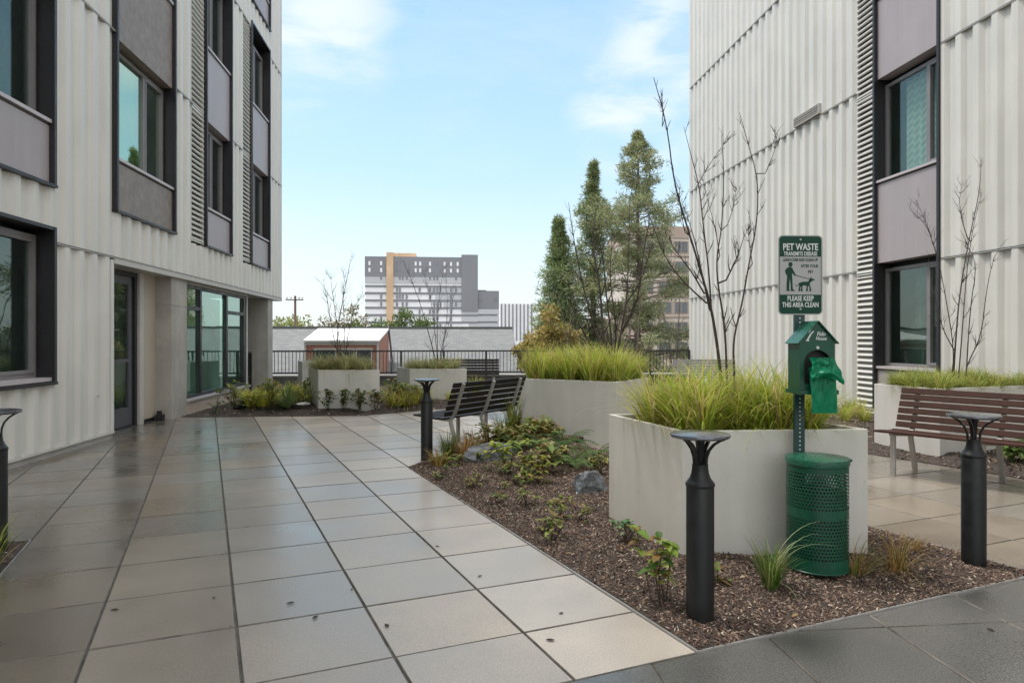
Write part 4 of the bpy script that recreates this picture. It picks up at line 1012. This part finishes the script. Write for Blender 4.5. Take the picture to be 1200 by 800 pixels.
for x,y in((-.9,13.35),(-.6,13.6),(-.95,13.9),(-.7,14.2),(-1.1,14.6),(-.45,13.9),(-1.0,15.2),(-.75,13.1+.3)):
    sp.append((x,y,.10))
scatter('sedge_clump','olive-yellow sedge clump between the square and low cream planters','sedge','sedges between the far planters',sp,lambda:clump(170,.46,.15,GL[1:]+GD[:2]+GG[1:2],.014,1.0,1.4,5),3,(.75,1.1))
one(clump(110,.30,.08,GL[1:]+GD[:1],.012,.8,1.2,4),'sedge_clump','small tan-green sedge in front of low cream planter','sedge',(.15,14.2,.08))
one(clump(130,.46,.10,GL,.012,.5,.9,4),'sedge_clump','lime sedge clump between the low planter and far bench','sedge',(.72,15.6,.10))
# right bed plants
for (x,y,n,H,pal,lb) in ((5.98,6.72,10,.24,[(.10,.18,.04),(.16,.24,.06)],'green leafy plant behind the right bench, near planter corner'),(6.35,6.75,12,.30,[(.10,.17,.04),(.20,.27,.09)],'broad-leaved green plant behind the bench seat at right'),(6.62,6.45,14,.36,[(.22,.24,.05),(.14,.19,.04)],'olive leafy plant at the right edge of the photo'),(6.42,6.12,7,.22,[(.26,.24,.12),(.12,.17,.05)],'low pale-leaved plant at the lower right bed edge')):
    one(shrub(MB(),n,H,pal,(.14,.055),.75,9),'leafy_shrub',lb,'shrub',(x,y,.06))
one(clump(90,.28,.10,GD,.009,1.0,1.2,4),'grass_tuft','dead orange grass tuft by the white planter foot','grass',(5.12,8.55,.06))

# fallen leaves on the slabs
lv=None
for i,(px,py) in enumerate(((372,722),(652,590),(510,640),(345,706),(560,676),(640,750),(575,600),(455,735),(412,690),(660,718),(1165,740),(250,700),(130,715),(600,560))):
    t=EYE/((py-HY)/F); xc=(px-CX)/F*t; x=xc*CT+t*ST; y=-xc*ST+t*CT
    if lv is None:
        mb=MB(); leaf(mb,(0,0,.002),(1,0,.03),.038,.020,(.06,.042,.028),.0,4,.12); lv=tag(mb.build('fallen_leaf',M['leaf']),'tiny dark fallen leaf lying on the wet paving slabs','leaf','fallen leaves on the paving','thing'); o=lv
    else: o=lv.copy(); COL.objects.link(o)
    o.location=(x,y,.003); o.rotation_euler=(0,0,rnd.uniform(0,6.28)); s_=rnd.uniform(.6,1.2); o.scale=(s_,s_,s_)

# ------------------------------------------------------------------ bare multi-stem trees
def path(pts,Y,sy,nn=3):
    """stem control pixels on plane Y; sy = sideways drift in depth"""
    return [at(p[0],p[1],Y,sy*i/max(1,len(pts)-1)) for i,p in enumerate(pts)]
def smooth(P,it=2):
    for _ in range(it):
        Q=[P[0]]
        for a,b in zip(P,P[1:]): Q += [a*.75+b*.25,a*.25+b*.75]
        Q.append(P[-1]); P=Q
    return P
def twigs(mb,P,r0,n,L,rr,depth=1):
    ln=len(P)
    for _ in range(n):
        t=rr.uniform(.25,.98); i=min(ln-2,int(t*(ln-1))); p=P[i]; d=(P[i+1]-P[i]).normalized()
        side=Vector((rr.gauss(0,1),rr.gauss(0,1),rr.gauss(0,.3))); side-=d*side.dot(d); side.normalize()
        dd=(d*.75+side*.65+Vector((0,0,.25))).normalized(); l=L*rr.uniform(.4,1.1)*(1.1-t*.5)
        q=[p,p+dd*l*.5+Vector((rr.gauss(0,.06)*l,rr.gauss(0,.06)*l,.02*l)),p+dd*l+Vector((0,0,.14*l))]
        ra=r0*(1-t)*.45+.0016*max(1,r0/.012); mb.tube(q,[ra,ra*.75,ra*.4],4,cap=False)
        if depth and l>L*.45: twigs(mb,[q[0],q[1],q[2]],ra,2,L*.5,rr,0)
def bare_tree(label,Y,stems,r0,ntw,Ltw,seed,name='bare_tree',bark=None,base=None):
    rr=random.Random(seed); built=[]; b=base or at(stems[0][0][0],stems[0][0][1],Y); r=thing(name,label,'tree',tuple(b)); 
    for k,st in enumerate(stems):
        Y0=Y; dr=rr.uniform(-.25,.25)*r0/.02
        if k and st[0][1]<stems[0][0][1]-30:
            a0=at(st[0][0],st[0][1],Y); q0=min(built,key=lambda p:(p.x-a0.x)**2+(p.z-a0.z)**2); Y0=q0.y
        P=smooth(path(st,Y0,dr)); built+=P
        P=[p-Vector(b) for p in P]
        if Y0!=Y: P[0]=q0-Vector(b)
        n=len(P); mb=MB()
        up_=stems[0][0][1]-st[0][1]; rs=r0*(1.0 if k==0 else rr.uniform(.6,.8) if up_<70 else .5 if up_<200 else .26)
        mb.tube(P,[rs*(1-.86*i/(n-1)) for i in range(n)],7); twigs(mb,P,rs,ntw,Ltw,rr)
        mb.build('trunk' if k==0 else 'stem',bark or M['bark'],r,smooth=True)
    return r
bare_tree('leafless multi-stem tree rising from the front planter grass',4.58,[
 [(850,515),(844,440),(838,400),(831,362),(817,316),(803,274),(785,219),(776,150),(760,98)],
 [(854,515),(853,440),(852,382),(845,334),(844,302),(852,265),(856,200),(854,152)],
 [(860,515),(862,440),(861,399),(873,357),(882,311),(894,256),(896,205),(884,158),(876,124)],
 [(829,356),(803,332),(780,302),(766,262),(756,236)],
 [(834,372),(829,320),(820,265),(814,223),(803,190),(792,156)],
 [(826,345),(808,318),(788,296),(774,276)],
 [(814,223),(831,191),(852,161)],
 [(832,365),(824,318),(816,275),(806,240)],
 [(844,302),(838,265),(829,232),(824,208)],
 [(882,311),(872,280),(868,258)],[(852,265),(866,236),(872,212)],
 [(776,150),(780,125),(781,106)],[(896,205),(903,180),(901,160)],[(850,330),(862,300),(866,276)],[(803,274),(796,240),(795,212)]],.0135,9,.15,21,base=at(848,506,4.58))
bare_tree('dark leafless shrub tree in the middle planter before the evergreens',9.7,[
 [(716,445),(708,400),(707,340),(698,285),(704,240)],[(716,445),(700,395),(688,350),(677,300),(668,235)],[(718,445),(716,400),(708,350),(703,300),(690,262)],
 [(720,445),(727,395),(736,352),(739,300),(741,235)],[(719,445),(724,380),(716,330),(720,270)],[(736,352),(748,330),(756,290)],[(714,440),(690,400),(672,365),(668,330)],[(729,390),(748,350),(752,300),(760,255)]],.027,14,.36,22)
bare_tree('thin leafless shrub in the square cream planter',13.7,[
 [(402,436),(393,398),(401,350),(410,303)],[(401,436),(390,390),(384,350),(380,328)],[(403,436),(408,390),(416,360),(427,341)],[(402,436),(397,395),(389,345),(386,322)],[(403,436),(404,380),(402,340),(407,318)]],.014,15,.36,23)
bare_tree('wispy leafless shrub in the low cream planter before the tower',15.1,[
 [(514,436),(505,400),(491,350),(472,304)],[(514,436),(512,390),(514,350),(521,310)],[(515,436),(521,395),(525,360),(522,315)],[(514,436),(509,380),(504,345),(496,318)],[(515,436),(518,400),(530,370),(531,335)]],.014,15,.38,24)
bare_tree('leafless multi-stem shrub in the white planter before the right window',7.85,[
 [(1117,445),(1120,390),(1124,340),(1134,280),(1146,225),(1147,190)],[(1123,445),(1128,380),(1132,320),(1140,262),(1150,225)],[(1130,445),(1134,425),(1150,395),(1156,340),(1165,300),(1178,282)],
 [(1115,445),(1118,410),(1108,350),(1098,300),(1084,262),(1066,246)],[(1132,445),(1140,360),(1152,308),(1140,280)],[(1098,300),(1092,265),(1083,232)],[(1118,410),(1105,385),(1095,340),(1090,300)],[(1134,280),(1124,245),(1128,215)]],.012,14,.24,25)

# ------------------------------------------------------------------ neighbours beyond the terrace
# grey shingled roof house
NH=thing('neighbour_house','long low house with grey shingled roof just beyond the railing','house',(0,34,-4))
x0,x1=-14.0,3.36
mb=MB(); ry,rz_,ey,ez=34.0,1.88,27.6,-1.30
mb.add([(x0,ey,ez+4),(x1,ey,ez+4),(x1,ry,rz_+4),(x0,ry,rz_+4),(x1,ry+6.4,ez+4),(x0,ry+6.4,ez+4),(x0,ey,ez+3.85),(x1,ey,ez+3.85),(x1,ry,rz_+3.82),(x0,ry,rz_+3.82),(x1,ry+6.4,ez+3.85),(x0,ry+6.4,ez+3.85)],
       [(0,1,2,3),(3,2,4,5),(6,9,8,7),(9,11,10,8),(0,6,7,1),(1,7,8,2),(2,8,10,4),(5,4,10,11),(0,3,9,6),(3,5,11,9)])
mb.v=[(x,y-34,z) for x,y,z in mb.v]; mb.build('roof',M['shingle'],NH)
mb=MB(); mb.box(x0+.3,x1-.3,-6.0,6.0,0,2.72); mb.add([(x1-.3,-6,2.72),(x1-.3,6,2.72),(x1-.3,0,5.6)],[(0,1,2)]); mb.build('wall',M['trim'],NH)
mb=MB(); mb.box(x0,x1,-.12,.12,5.84,5.93); mb.build('ridge_cap',mat('ridge',(.12,.125,.12),.8),NH)
mb=MB(); mb.tube([(-2.45,-2.9,5.95),(-2.15,-4.6,4.4),(-2.1,-5.6,3.6)],.045,6); mb.build('cable_mast',M['rail'],NH)
# brick dormer building with white roof in front of it
BD=thing('brick_annex','small orange brick building with white sloping roof and dark windows','building',(-3.7,26,-4))
bx0,bx1=-1.40+.0,1.32
mb=MB(); mb.add([(-1.35,0,0),(1.28,0,0),(1.28,5,0),(-1.35,5,0),(-1.35,0,5.22),(1.28,0,5.22),(1.28,5,5.70),(-1.35,5,5.70)],[(0,1,5,4),(1,2,6,5),(2,3,7,6),(3,0,4,7)]); mb.build('wall',M['brick'],BD)
mb=MB(); mb.add([(-1.40,-.16,5.30),(1.33,-.16,5.30),(1.28,5.1,5.80),(-1.80,5.1,5.80),(-1.40,-.16,5.235),(1.33,-.16,5.235),(1.28,5.1,5.73),(-1.80,5.1,5.73)],[(0,1,2,3),(7,6,5,4),(0,4,5,1),(1,5,6,2),(2,6,7,3),(3,7,4,0)]); mb.build('roof',M['white_roof'],BD)
mb=MB(); mb.box(-1.36,1.29,-.05,.0,5.12,5.22); mb.box(-1.39,-1.33,-.06,.02,0,5.22); mb.box(1.23,1.30,-.06,.02,0,5.22); mb.build('trim',M['trim'],BD)
for a,b in((-.98,-.28),(-.12,.38),(.52,1.02)):
    mb=MB(); mb.box(a-.05,a,-.05,.01,3.9,5.0); mb.box(b,b+.05,-.05,.01,3.9,5.0); mb.box(a,b,-.05,.01,4.94,5.0); mb.box(a,b,-.05,.01,3.9,3.96); w=mb.build('window',M['trim'],BD)
    mb=MB(); mb.box(a,b,-.02,.005,3.96,4.94); mb.build('pane',M['glass_far'],w)
# low white flat-roofed building behind
WB=thing('flat_roof_building','low white flat-roofed building seen as thin line over grey roof','building',(-7.5,44,-4))
mb=MB(); mb.box(-6,4.2,0,6,0,5.85); mb.build('wall',M['t_white'],WB); mb=MB(); mb.box(-6.1,4.3,-.1,6.1,5.85,6.03); mb.build('roof',M['white_roof'],WB)
# utility pole
UP=thing('utility_pole','brown wooden utility pole with crossarm behind the grey roof','utility pole',(-9.38,45,-4))
mb=MB(); mb.tube([(0,0,0),(0,0,8.05)],[.10,.07],10); mb.build('pole',M['pole'],UP,smooth=True)
mb=MB(); mb.box(-.58,.52,-.12,-.02,7.76,7.83); mb.build('crossarm',M['pole'],UP)
mb=MB()
for x in(-.5,-.25,.25,.45): mb.lathe([(.05,7.86),(.07,7.92),(.03,8.0)],8,(x,-.03,0))
mb.build('insulator',M['trim'],UP)
# tower
TW=thing('apartment_tower','large white and grey apartment tower with orange stripe in the distance','building',(0,250,-4))
B=4.0
mb=MB(); mb.box(-27.8,6.4,0,18,0,30.3+B); mb.build('wall',M['t_white'],TW)
mb=MB(); mb.box(-27.95,6.45,-.25,18.1,23.2+B,30.45+B); mb.build('upper_cladding',M['t_grey'],TW)
mb=MB(); mb.box(6.4,12.28,-.5,18,11+B,31.4+B); mb.build('stair_tower',M['t_grey'],TW)
mb=MB(); mb.box(6.45,12.2,-.1,17,0,11+B); mb.build('lower_wall',M['t_white'],TW)
mb=MB(); mb.box(12.28,20.0,.5,17,12+B,18.5+B); mb.build('wing_cladding',M['t_grey'],TW)
mb=MB(); mb.box(12.3,19.9,.7,17,0,12+B); mb.build('wing_wall',M['t_lgrey'],TW)
mb=MB(); mb.box(12.5,15.5,4,10,18.5+B,19.0+B); mb.build('roof_unit',M['rail'],TW)
mb=MB(); mb.box(-20.3,-17.9,-.9,2,0,31.9+B); mb.box(-20.0,-10.0,2,12,30.3+B,32.0+B); mb.build('orange_strip',M['t_orange'],TW)
mb=MB(); mb.box(-27.9,6.42,-.2,0,20.9+B,23.2+B); mb.build('light_band',M['t_lgrey'],TW)
fl=[19.9,17.4,14.8,12.2,9.6,7.0,4.4]
for z in fl:
    for (a,b) in((-27.9,-20.3),(-17.9,12.25)):
        mb=MB(); mb.box(a,b,-.3,0,z+B-.35,z+B+.35); mb.build('floor_band',M['t_grey'],TW)
for (a,b,z0,z1) in((-6,6.4,17.75,19.55),(-3,6.4,15.15,17.05),(0,12.1,12.55,14.45),(6.5,20,10.0,11.8),(6.5,20,7.4,9.2),(9,20,4.8,6.6)):
    mb=MB(); mb.box(a,b,-.15,-.01,z0+B,z1+B); mb.build('grey_panel',M['t_lgrey'],TW)
for z,mt in [(28.0,'t_white'),(25.6,'t_white')]:
    for x in(-26.3,-22.2,-10.0,-8.4,-4.9,0.3,2.6,5.0):
        mb=MB(); mb.box(x-.35,x+.35,-.35,-.24,z+B-.7,z+B+.7); mb.build('window',M[mt],TW)
for z in [28,25.6,22.9,18.7,16.1,13.5,10.9,8.3,5.7]:
    for x in(-22.2,-16.6,-15.6,-14.6,-13.2,-8.6,-4.9,-3.4,-2.3,-1.2,2.6,4.4):
        if rnd.random()<.28: continue
        mb=MB(); mb.box(x-.33,x+.33,-.30,-.02,z+B-.75,z+B+.75); mb.build('window',M['t_win'],TW)
for z in(15.5,10.5,8,5.5):
    for x in(13.2,17.6,18.8):
        if rnd.random()<.3: continue
        mb=MB(); mb.box(x-.45,x+.45,.3,.72,z+B-.6,z+B+.6); mb.build('window',M['t_win'],TW)
# distant striped block
SB=thing('striped_building','distant white office block with dark vertical stripes','building',(42,400,-4))
mb=MB(); mb.box(-9.4,10,0,15,0,25.4); mb.build('wall',M['t_white'],SB)
for k in range(9):
    x=-8.6+k*2.2; mb=MB(); mb.box(x-.38,x+.38,-.3,0,4,25.2); mb.build('window_strip',M['t_grey'],SB)
# beige block on the right
BB=thing('beige_apartment_block','beige multi-storey block between the pines and the right building','building',(30,85,-4))
mb=MB(); mb.box(-6.2,9,0,14,0,18.6); mb.build('wall',M['beige'],BB)
mb=MB(); mb.box(-6.3,9.1,-.15,14.1,18.0,19.45); mb.build('roof_band',M['beige_dk'],BB)
for k in range(6):
    z=16.2-k*2.55
    for x in(-5.4,-3.0,-.9,1.3,3.4):
        mb=MB(); mb.box(x-.15,x+1.75,-.12,0,z-.1,z+1.45); w=mb.build('window',M['beige_dk'],BB)
        mb=MB(); mb.box(x,x+.75,-.15,-.10,z,z+1.35); mb.box(x+.85,x+1.6,-.15,-.10,z,z+1.35); mb.build('pane',M['glass_far'],w)
    mb=MB(); mb.box(-6.25,9.05,-.2,0,z-.55,z-.35); mb.build('floor_band',M['beige_dk'],BB)
# little brown house below it
HS=thing('brown_house','small brown gabled house with porch beside the right building corner','house',(11.9,50,-4))
p=at(776,413,50); q=at(806,413,50)
mb=MB(); mb.box(-.6,3.4,0,5,0,5.4); mb.build('wall',mat('brown_siding',(.20,.12,.10),.8,.1,3),HS)
mb=MB(); mb.add([(-.9,-.3,5.3),(3.6,-.3,5.3),(3.6,2.5,6.9),(-.9,2.5,6.9),(3.6,5.3,5.3),(-.9,5.3,5.3)],[(0,1,2,3),(3,2,4,5)]); mb.build('roof',M['brown_shingle'],HS)
for x in(.1,1.5):
    mb=MB(); mb.box(x,x+.9,-.06,0,3.6,4.9); w=mb.build('window',M['trim'],HS); mb=MB(); mb.box(x+.1,x+.8,-.09,-.05,3.7,4.8); mb.build('pane',M['glass_far'],w)

# ------------------------------------------------------------------ evergreens and other trees beyond
def needles(mb,c,r,n,pal,L,w):
    for _ in range(n):
        d=Vector((rnd.gauss(0,1),rnd.gauss(0,1),rnd.gauss(0,.7))); d.normalize(); p=c+d*r*rnd.random()**.6
        e=(d+Vector((rnd.gauss(0,.5),rnd.gauss(0,.5),rnd.gauss(.15,.4)))).normalized(); s_=e.cross(Vector((rnd.gauss(0,1),rnd.gauss(0,1),rnd.gauss(0,1)))).normalized()*w
        mb.col=jit(pal[int(rnd.random()*len(pal))],.3)
        mb.add([p-s_,p+s_,p+e*L+s_*.3,p+e*L-s_*.3],[(0,1,2,3)])
def conifer(label,base,H,rad,nb,pal,open_=.0,prof=None,top=.0,dens=14,bare=.12,cl=.30,L=.26):
    r=thing('evergreen_tree',label,'tree',base); mb=MB()
    wob=[Vector((rnd.gauss(0,.05),rnd.gauss(0,.05),H*k/10)) for k in range(11)]; mb.tube(wob,[.20*(1-k/10.5)*H/14+.02 for k in range(11)],8)
    cr=MB()
    for k in range(nb):
        t=bare+(1-bare)*(k/nb)**.9; z=H*t; a=k*2.399+rnd.gauss(0,.3); R_=rad*(prof(t) if prof else (1-t)**.75)*rnd.uniform(.55,1.12)
        if rnd.random()<open_: continue
        up=rnd.uniform(-.22,.22)+top*t; d=Vector((math.cos(a),math.sin(a),up)); o=Vector((0,0,z)); pts=[o,o+d*R_*.55,o+d*R_+Vector((0,0,.06*R_))]
        mb.tube(pts,[.05*(1-t)+.015,.03*(1-t)+.01,.006],4,cap=False)
        m_=max(2,int(R_/.42))
        for q in range(m_+1):
            f=(.25+.75*q/m_) if open_==0 else (.5+.5*q/m_)
            p=o+d*R_*f+Vector((rnd.gauss(0,.10),rnd.gauss(0,.10),rnd.gauss(0,.09)-.05*R_*f)); needles(cr,p,cl*rnd.uniform(.7,1.2)*min(1,.35+2.2*(1-t)),int(dens*2.3),pal,L*.72,.028)
    needles(cr,Vector((0,0,H*.985)),.2,dens,pal,L,.05)
    mb.build('trunk',M['bark_grey'],r); cr.build('crown',M['needle'],r); return r
EV=[(.14,.20,.08),(.20,.27,.105),(.25,.31,.13),(.33,.36,.18)]
PN=[(.26,.29,.15),(.33,.34,.19),(.19,.23,.12),(.41,.39,.23),(.36,.30,.18)]
conifer('bushy green conical evergreen, leftmost and shortest of the three',(7.55,45,-4),13.2,3.6,250,EV,0.08,lambda t:(1-t)**.85*(.6+.4*math.sin(t*37)**2),.1,15,.10,.46,.34)
conifer('slim dark evergreen, middle one of the three tall trees',(10.05,46,-4),17.2,3.1,240,EV+PN[:2],.14,lambda t:min(1,(1-t)*1.7)**.85*(.68+.32*math.sin(t*33)),.2,14,.16,.42,.32)
conifer('tallest open-crowned pine with visible trunk beside the beige block',(12.6,44,-4),18.7,5.2,270,PN+EV[1:3],.20,lambda t:min(1,(1-t)*2.0)**.75*(.64+.36*math.sin(t*29+1)),.35,15,.16,.46,.30)
def broad(label,base,H,rad,pal,n=2600,L=.22,w=.08,name='leafy_tree',zc=.62,squash=.8,cl=26,bark=None,stems=5):
    r=thing(name,label,'tree',base); mb=MB(); mb.tube([(0,0,0),(.05,0,H*.35),(0,.05,H*.7)],[.14*H/6,.1*H/6,.04],7)
    cs=[]
    for k in range(cl):
        d=Vector((rnd.gauss(0,1),rnd.gauss(0,1),rnd.gauss(0,1))); d.normalize(); c=Vector((d.x*rad*rnd.uniform(.35,.95),d.y*rad*rnd.uniform(.35,.95),H*zc+d.z*H*(1-zc)*squash*rnd.uniform(.4,1.0))); cs.append(c)
        mb.tube([(0,0,H*rnd.uniform(.2,.5)),(c.x*.6,c.y*.6,c.z*.75),tuple(c)],[.045*H/6,.03*H/6,.01],4,cap=False)
    mb.build('trunk',bark or M['bark_grey'],r); cr=MB()
    for c in cs:
        needles(cr,c,rad*.33*rnd.uniform(.7,1.2),n//cl,pal,L,w)
    cr.build('crown',M['needle'],r); return r
GN=[(.07,.12,.025),(.10,.16,.035),(.14,.19,.05)]
broad('round dark green tree just left under the tower',(-5.5,60,-4),7.7,3.0,GN,8000,.17,.07)
broad('green tree with pointed top in front of the tower base',(-2.7,59,-4),8.2,3.0,GN+[(.18,.20,.06)],8000,.17,.07)
broad('yellow-green tree behind the grey roof near the utility pole',(-13.2,62,-4),8.0,3.2,[(.26,.29,.09),(.20,.24,.07),(.33,.33,.14)],2600,.25,.10)
broad('brownish thin tree just right of the utility pole',(-10.2,64,-4),8.4,2.0,[(.20,.16,.11),(.26,.20,.13),(.22,.20,.09)],900,.25,.07)
broad('brown half-bare tree behind the square planter shrub',(-8.4,63,-4),9.0,2.2,[(.17,.16,.08),(.24,.19,.11)],1500,.25,.08)
AU=[(.34,.24,.07),(.42,.32,.10),(.26,.24,.06),(.22,.21,.06),(.48,.37,.18)]
broad('golden autumn tree left of the middle planter grass',(4.5,27,-4),7.1,1.30,AU,3600,.12,.05,zc=.70)
broad('low yellow autumn tree behind the railing right of grey roof',(3.75,29,-4),5.9,.85,AU[1:],3000,.13,.05,zc=.78)
broad('olive bushy shrub tree between autumn tree and pines',(5.9,30,-4),6.4,1.2,AU[2:]+GN[1:],2400,.13,.05,zc=.66)
for (px,ytop,Y,lb,sd) in ((722,345,27,'pale-barked leafless sapling behind the middle planter, left of pair',1),(748,310,28,'tall pale-barked leafless sapling before the pine branches',2),(795,335,26,'thin tan leafless sapling in front of the beige block',3),(672,330,26,'slender pale sapling rising out of the golden autumn tree',4)):
    b=at(px,560,Y); rr=random.Random(sd*7)
    st=[[(px,560),(px+rr.uniform(-4,4),440),(px+rr.uniform(-6,8),390),(px+rr.uniform(-2,14),ytop)],[(px,540),(px-5,430),(px-10,380),(px-16+rr.uniform(-5,5),ytop+18)],[(px,520),(px+6,430),(px+18,390),(px+22,ytop+30)]]
    bare_tree(lb,Y,st,.055,9,.9,sd*31,bark=M['bark_grey'],name='bare_sapling')

# ------------------------------------------------------------------ sky, sun, camera
SKY_FILL=(5.4,5.3,5.15)
w=bpy.data.worlds.new('World'); S.world=w; w.use_nodes=True; nt=w.node_tree; N=nt.nodes; L=nt.links
bg=N['Background']; bg.inputs['Strength'].default_value=.15
SUN_EL,SUN_AZ=R(64),R(-58)   # azimuth measured from +y towards +x
sky=N.new('ShaderNodeTexSky'); sky.sky_type='NISHITA'; sky.sun_disc=False; sky.sun_elevation=SUN_EL; sky.sun_rotation=SUN_AZ; sky.air_density=1.0; sky.dust_density=1.6; sky.ozone_density=1.0
tc=N.new('ShaderNodeTexCoord'); mp=N.new('ShaderNodeMapping'); mp.inputs['Scale'].default_value=(1.0,1.0,2.6); mp.inputs['Location'].default_value=(.35,.1,.2); L.new(tc.outputs['Generated'],mp.inputs['Vector'])
nz=N.new('ShaderNodeTexNoise'); nz.inputs['Scale'].default_value=2.6; nz.inputs['Detail'].default_value=7; nz.inputs['Roughness'].default_value=.55; nz.inputs['Distortion'].default_value=.35; L.new(mp.outputs[0],nz.inputs['Vector'])
cr=N.new('ShaderNodeMapRange'); cr.inputs[1].default_value=.52; cr.inputs[2].default_value=.78; cr.inputs[3].default_value=.0; cr.inputs[4].default_value=.8; L.new(nz.outputs['Fac'],cr.inputs[0])
# cloud cover: broken and thin ahead, bright unseen cover added overhead and behind as neutral fill light, white haze along the horizon
sp=N.new('ShaderNodeSeparateXYZ'); L.new(tc.outputs['Generated'],sp.inputs[0])
def mrange(src,a,b,c,d):
    n=N.new('ShaderNodeMapRange'); n.interpolation_type='SMOOTHSTEP'; n.inputs[1].default_value=a; n.inputs[2].default_value=b; n.inputs[3].default_value=c; n.inputs[4].default_value=d; L.new(src,n.inputs[0]); return n.outputs[0]
def mth(op,a,b):
    n=N.new('ShaderNodeMath'); n.operation=op; L.new(a,n.inputs[0])
    if isinstance(b,float): n.inputs[1].default_value=b
    else: L.new(b,n.inputs[1])
    return n.outputs[0]
over=mrange(sp.outputs[2],.50,.80,0,.85); back=mrange(sp.outputs[1],.40,-.2,0,.8); hor=mrange(sp.outputs[2],.46,.02,.12,.97)
brk=N.new('ShaderNodeMapRange'); brk.inputs[1].default_value=.3; brk.inputs[2].default_value=.7; brk.inputs[3].default_value=.8; brk.inputs[4].default_value=1.05; L.new(nz.outputs['Fac'],brk.inputs[0])
cov=mth('MINIMUM',mth('MULTIPLY',mth('MAXIMUM',over,back),brk.outputs[0]),1.0)
rp=N.new('ShaderNodeValToRGB'); rp.color_ramp.elements[0].position=0; rp.color_ramp.elements[0].color=(2.32,2.52,2.60,1); rp.color_ramp.elements[1].position=.5; rp.color_ramp.elements[1].color=(.94,1.68,2.42,1)
for p_,c_ in((.10,(2.10,2.48,2.64,1)),(.24,(1.42,2.14,2.62,1))):
    e_=rp.color_ramp.elements.new(p_); e_.color=c_
L.new(sp.outputs[2],rp.inputs[0])
m0=N.new('ShaderNodeMixRGB'); m0.inputs[0].default_value=.85; L.new(sky.outputs[0],m0.inputs[1]); L.new(rp.outputs[0],m0.inputs[2])
def blob(px,py,w):
    v=at(px,py,10)-Vector((0,0,EYE)); v.normalize(); d_=N.new('ShaderNodeVectorMath'); d_.operation='DOT_PRODUCT'; d_.inputs[1].default_value=v
    nv=N.new('ShaderNodeVectorMath'); nv.operation='NORMALIZE'; L.new(tc.outputs['Generated'],nv.inputs[0]); L.new(nv.outputs[0],d_.inputs[0]); return mrange(d_.outputs['Value'],w,1.0,0,1)
bl_=mth('MAXIMUM',mth('MAXIMUM',blob(345,10,.987),blob(805,70,.988)),blob(745,130,.994))
n6=N.new('ShaderNodeTexNoise'); n6.inputs['Scale'].default_value=7; n6.inputs['Detail'].default_value=6; n6.inputs['Distortion'].default_value=.5; L.new(mp.outputs[0],n6.inputs['Vector'])
bl_=mth('MULTIPLY',bl_,mrange(n6.outputs['Fac'],.34,.66,.05,.8))
m1=N.new('ShaderNodeMixRGB'); m1.inputs[2].default_value=(2.72,2.85,2.92,1); L.new(mth('MAXIMUM',mth('MULTIPLY',cr.outputs[0],.35),bl_),m1.inputs[0]); L.new(m0.outputs[0],m1.inputs[1])
mx=N.new('ShaderNodeMixRGB'); mx.inputs[2].default_value=(SKY_FILL[0],SKY_FILL[1],SKY_FILL[2],1); L.new(cov,mx.inputs[0]); L.new(m1.outputs[0],mx.inputs[1]); L.new(mx.outputs[0],bg.inputs['Color'])
sd=bpy.data.lights.new('sun','SUN'); sd.energy=1.5; sd.angle=R(12); sd.color=(1,.96,.90); so=bpy.data.objects.new('sun',sd); COL.objects.link(so)
dirv=Vector((math.sin(SUN_AZ)*math.cos(SUN_EL),math.cos(SUN_AZ)*math.cos(SUN_EL),math.sin(SUN_EL))); so.rotation_euler=dirv.to_track_quat('Z','Y').to_euler(); so.location=(0,0,30)
cd=bpy.data.cameras.new('camera'); cd.sensor_width=36; cd.lens=F/1200*36; cd.shift_y=-4/1200; cd.clip_start=.05; cd.clip_end=6000
co=bpy.data.objects.new('camera',cd); COL.objects.link(co); co.location=(0,0,EYE); co.rotation_euler=(R(90),0,-TH); S.camera=co
S.view_settings.view_transform='Standard'; S.view_settings.look='None'; S.view_settings.gamma=1; S.view_settings.use_curve_mapping=False; S.view_settings.exposure=1.33
S.cycles.max_bounces=8; S.cycles.transparent_max_bounces=12
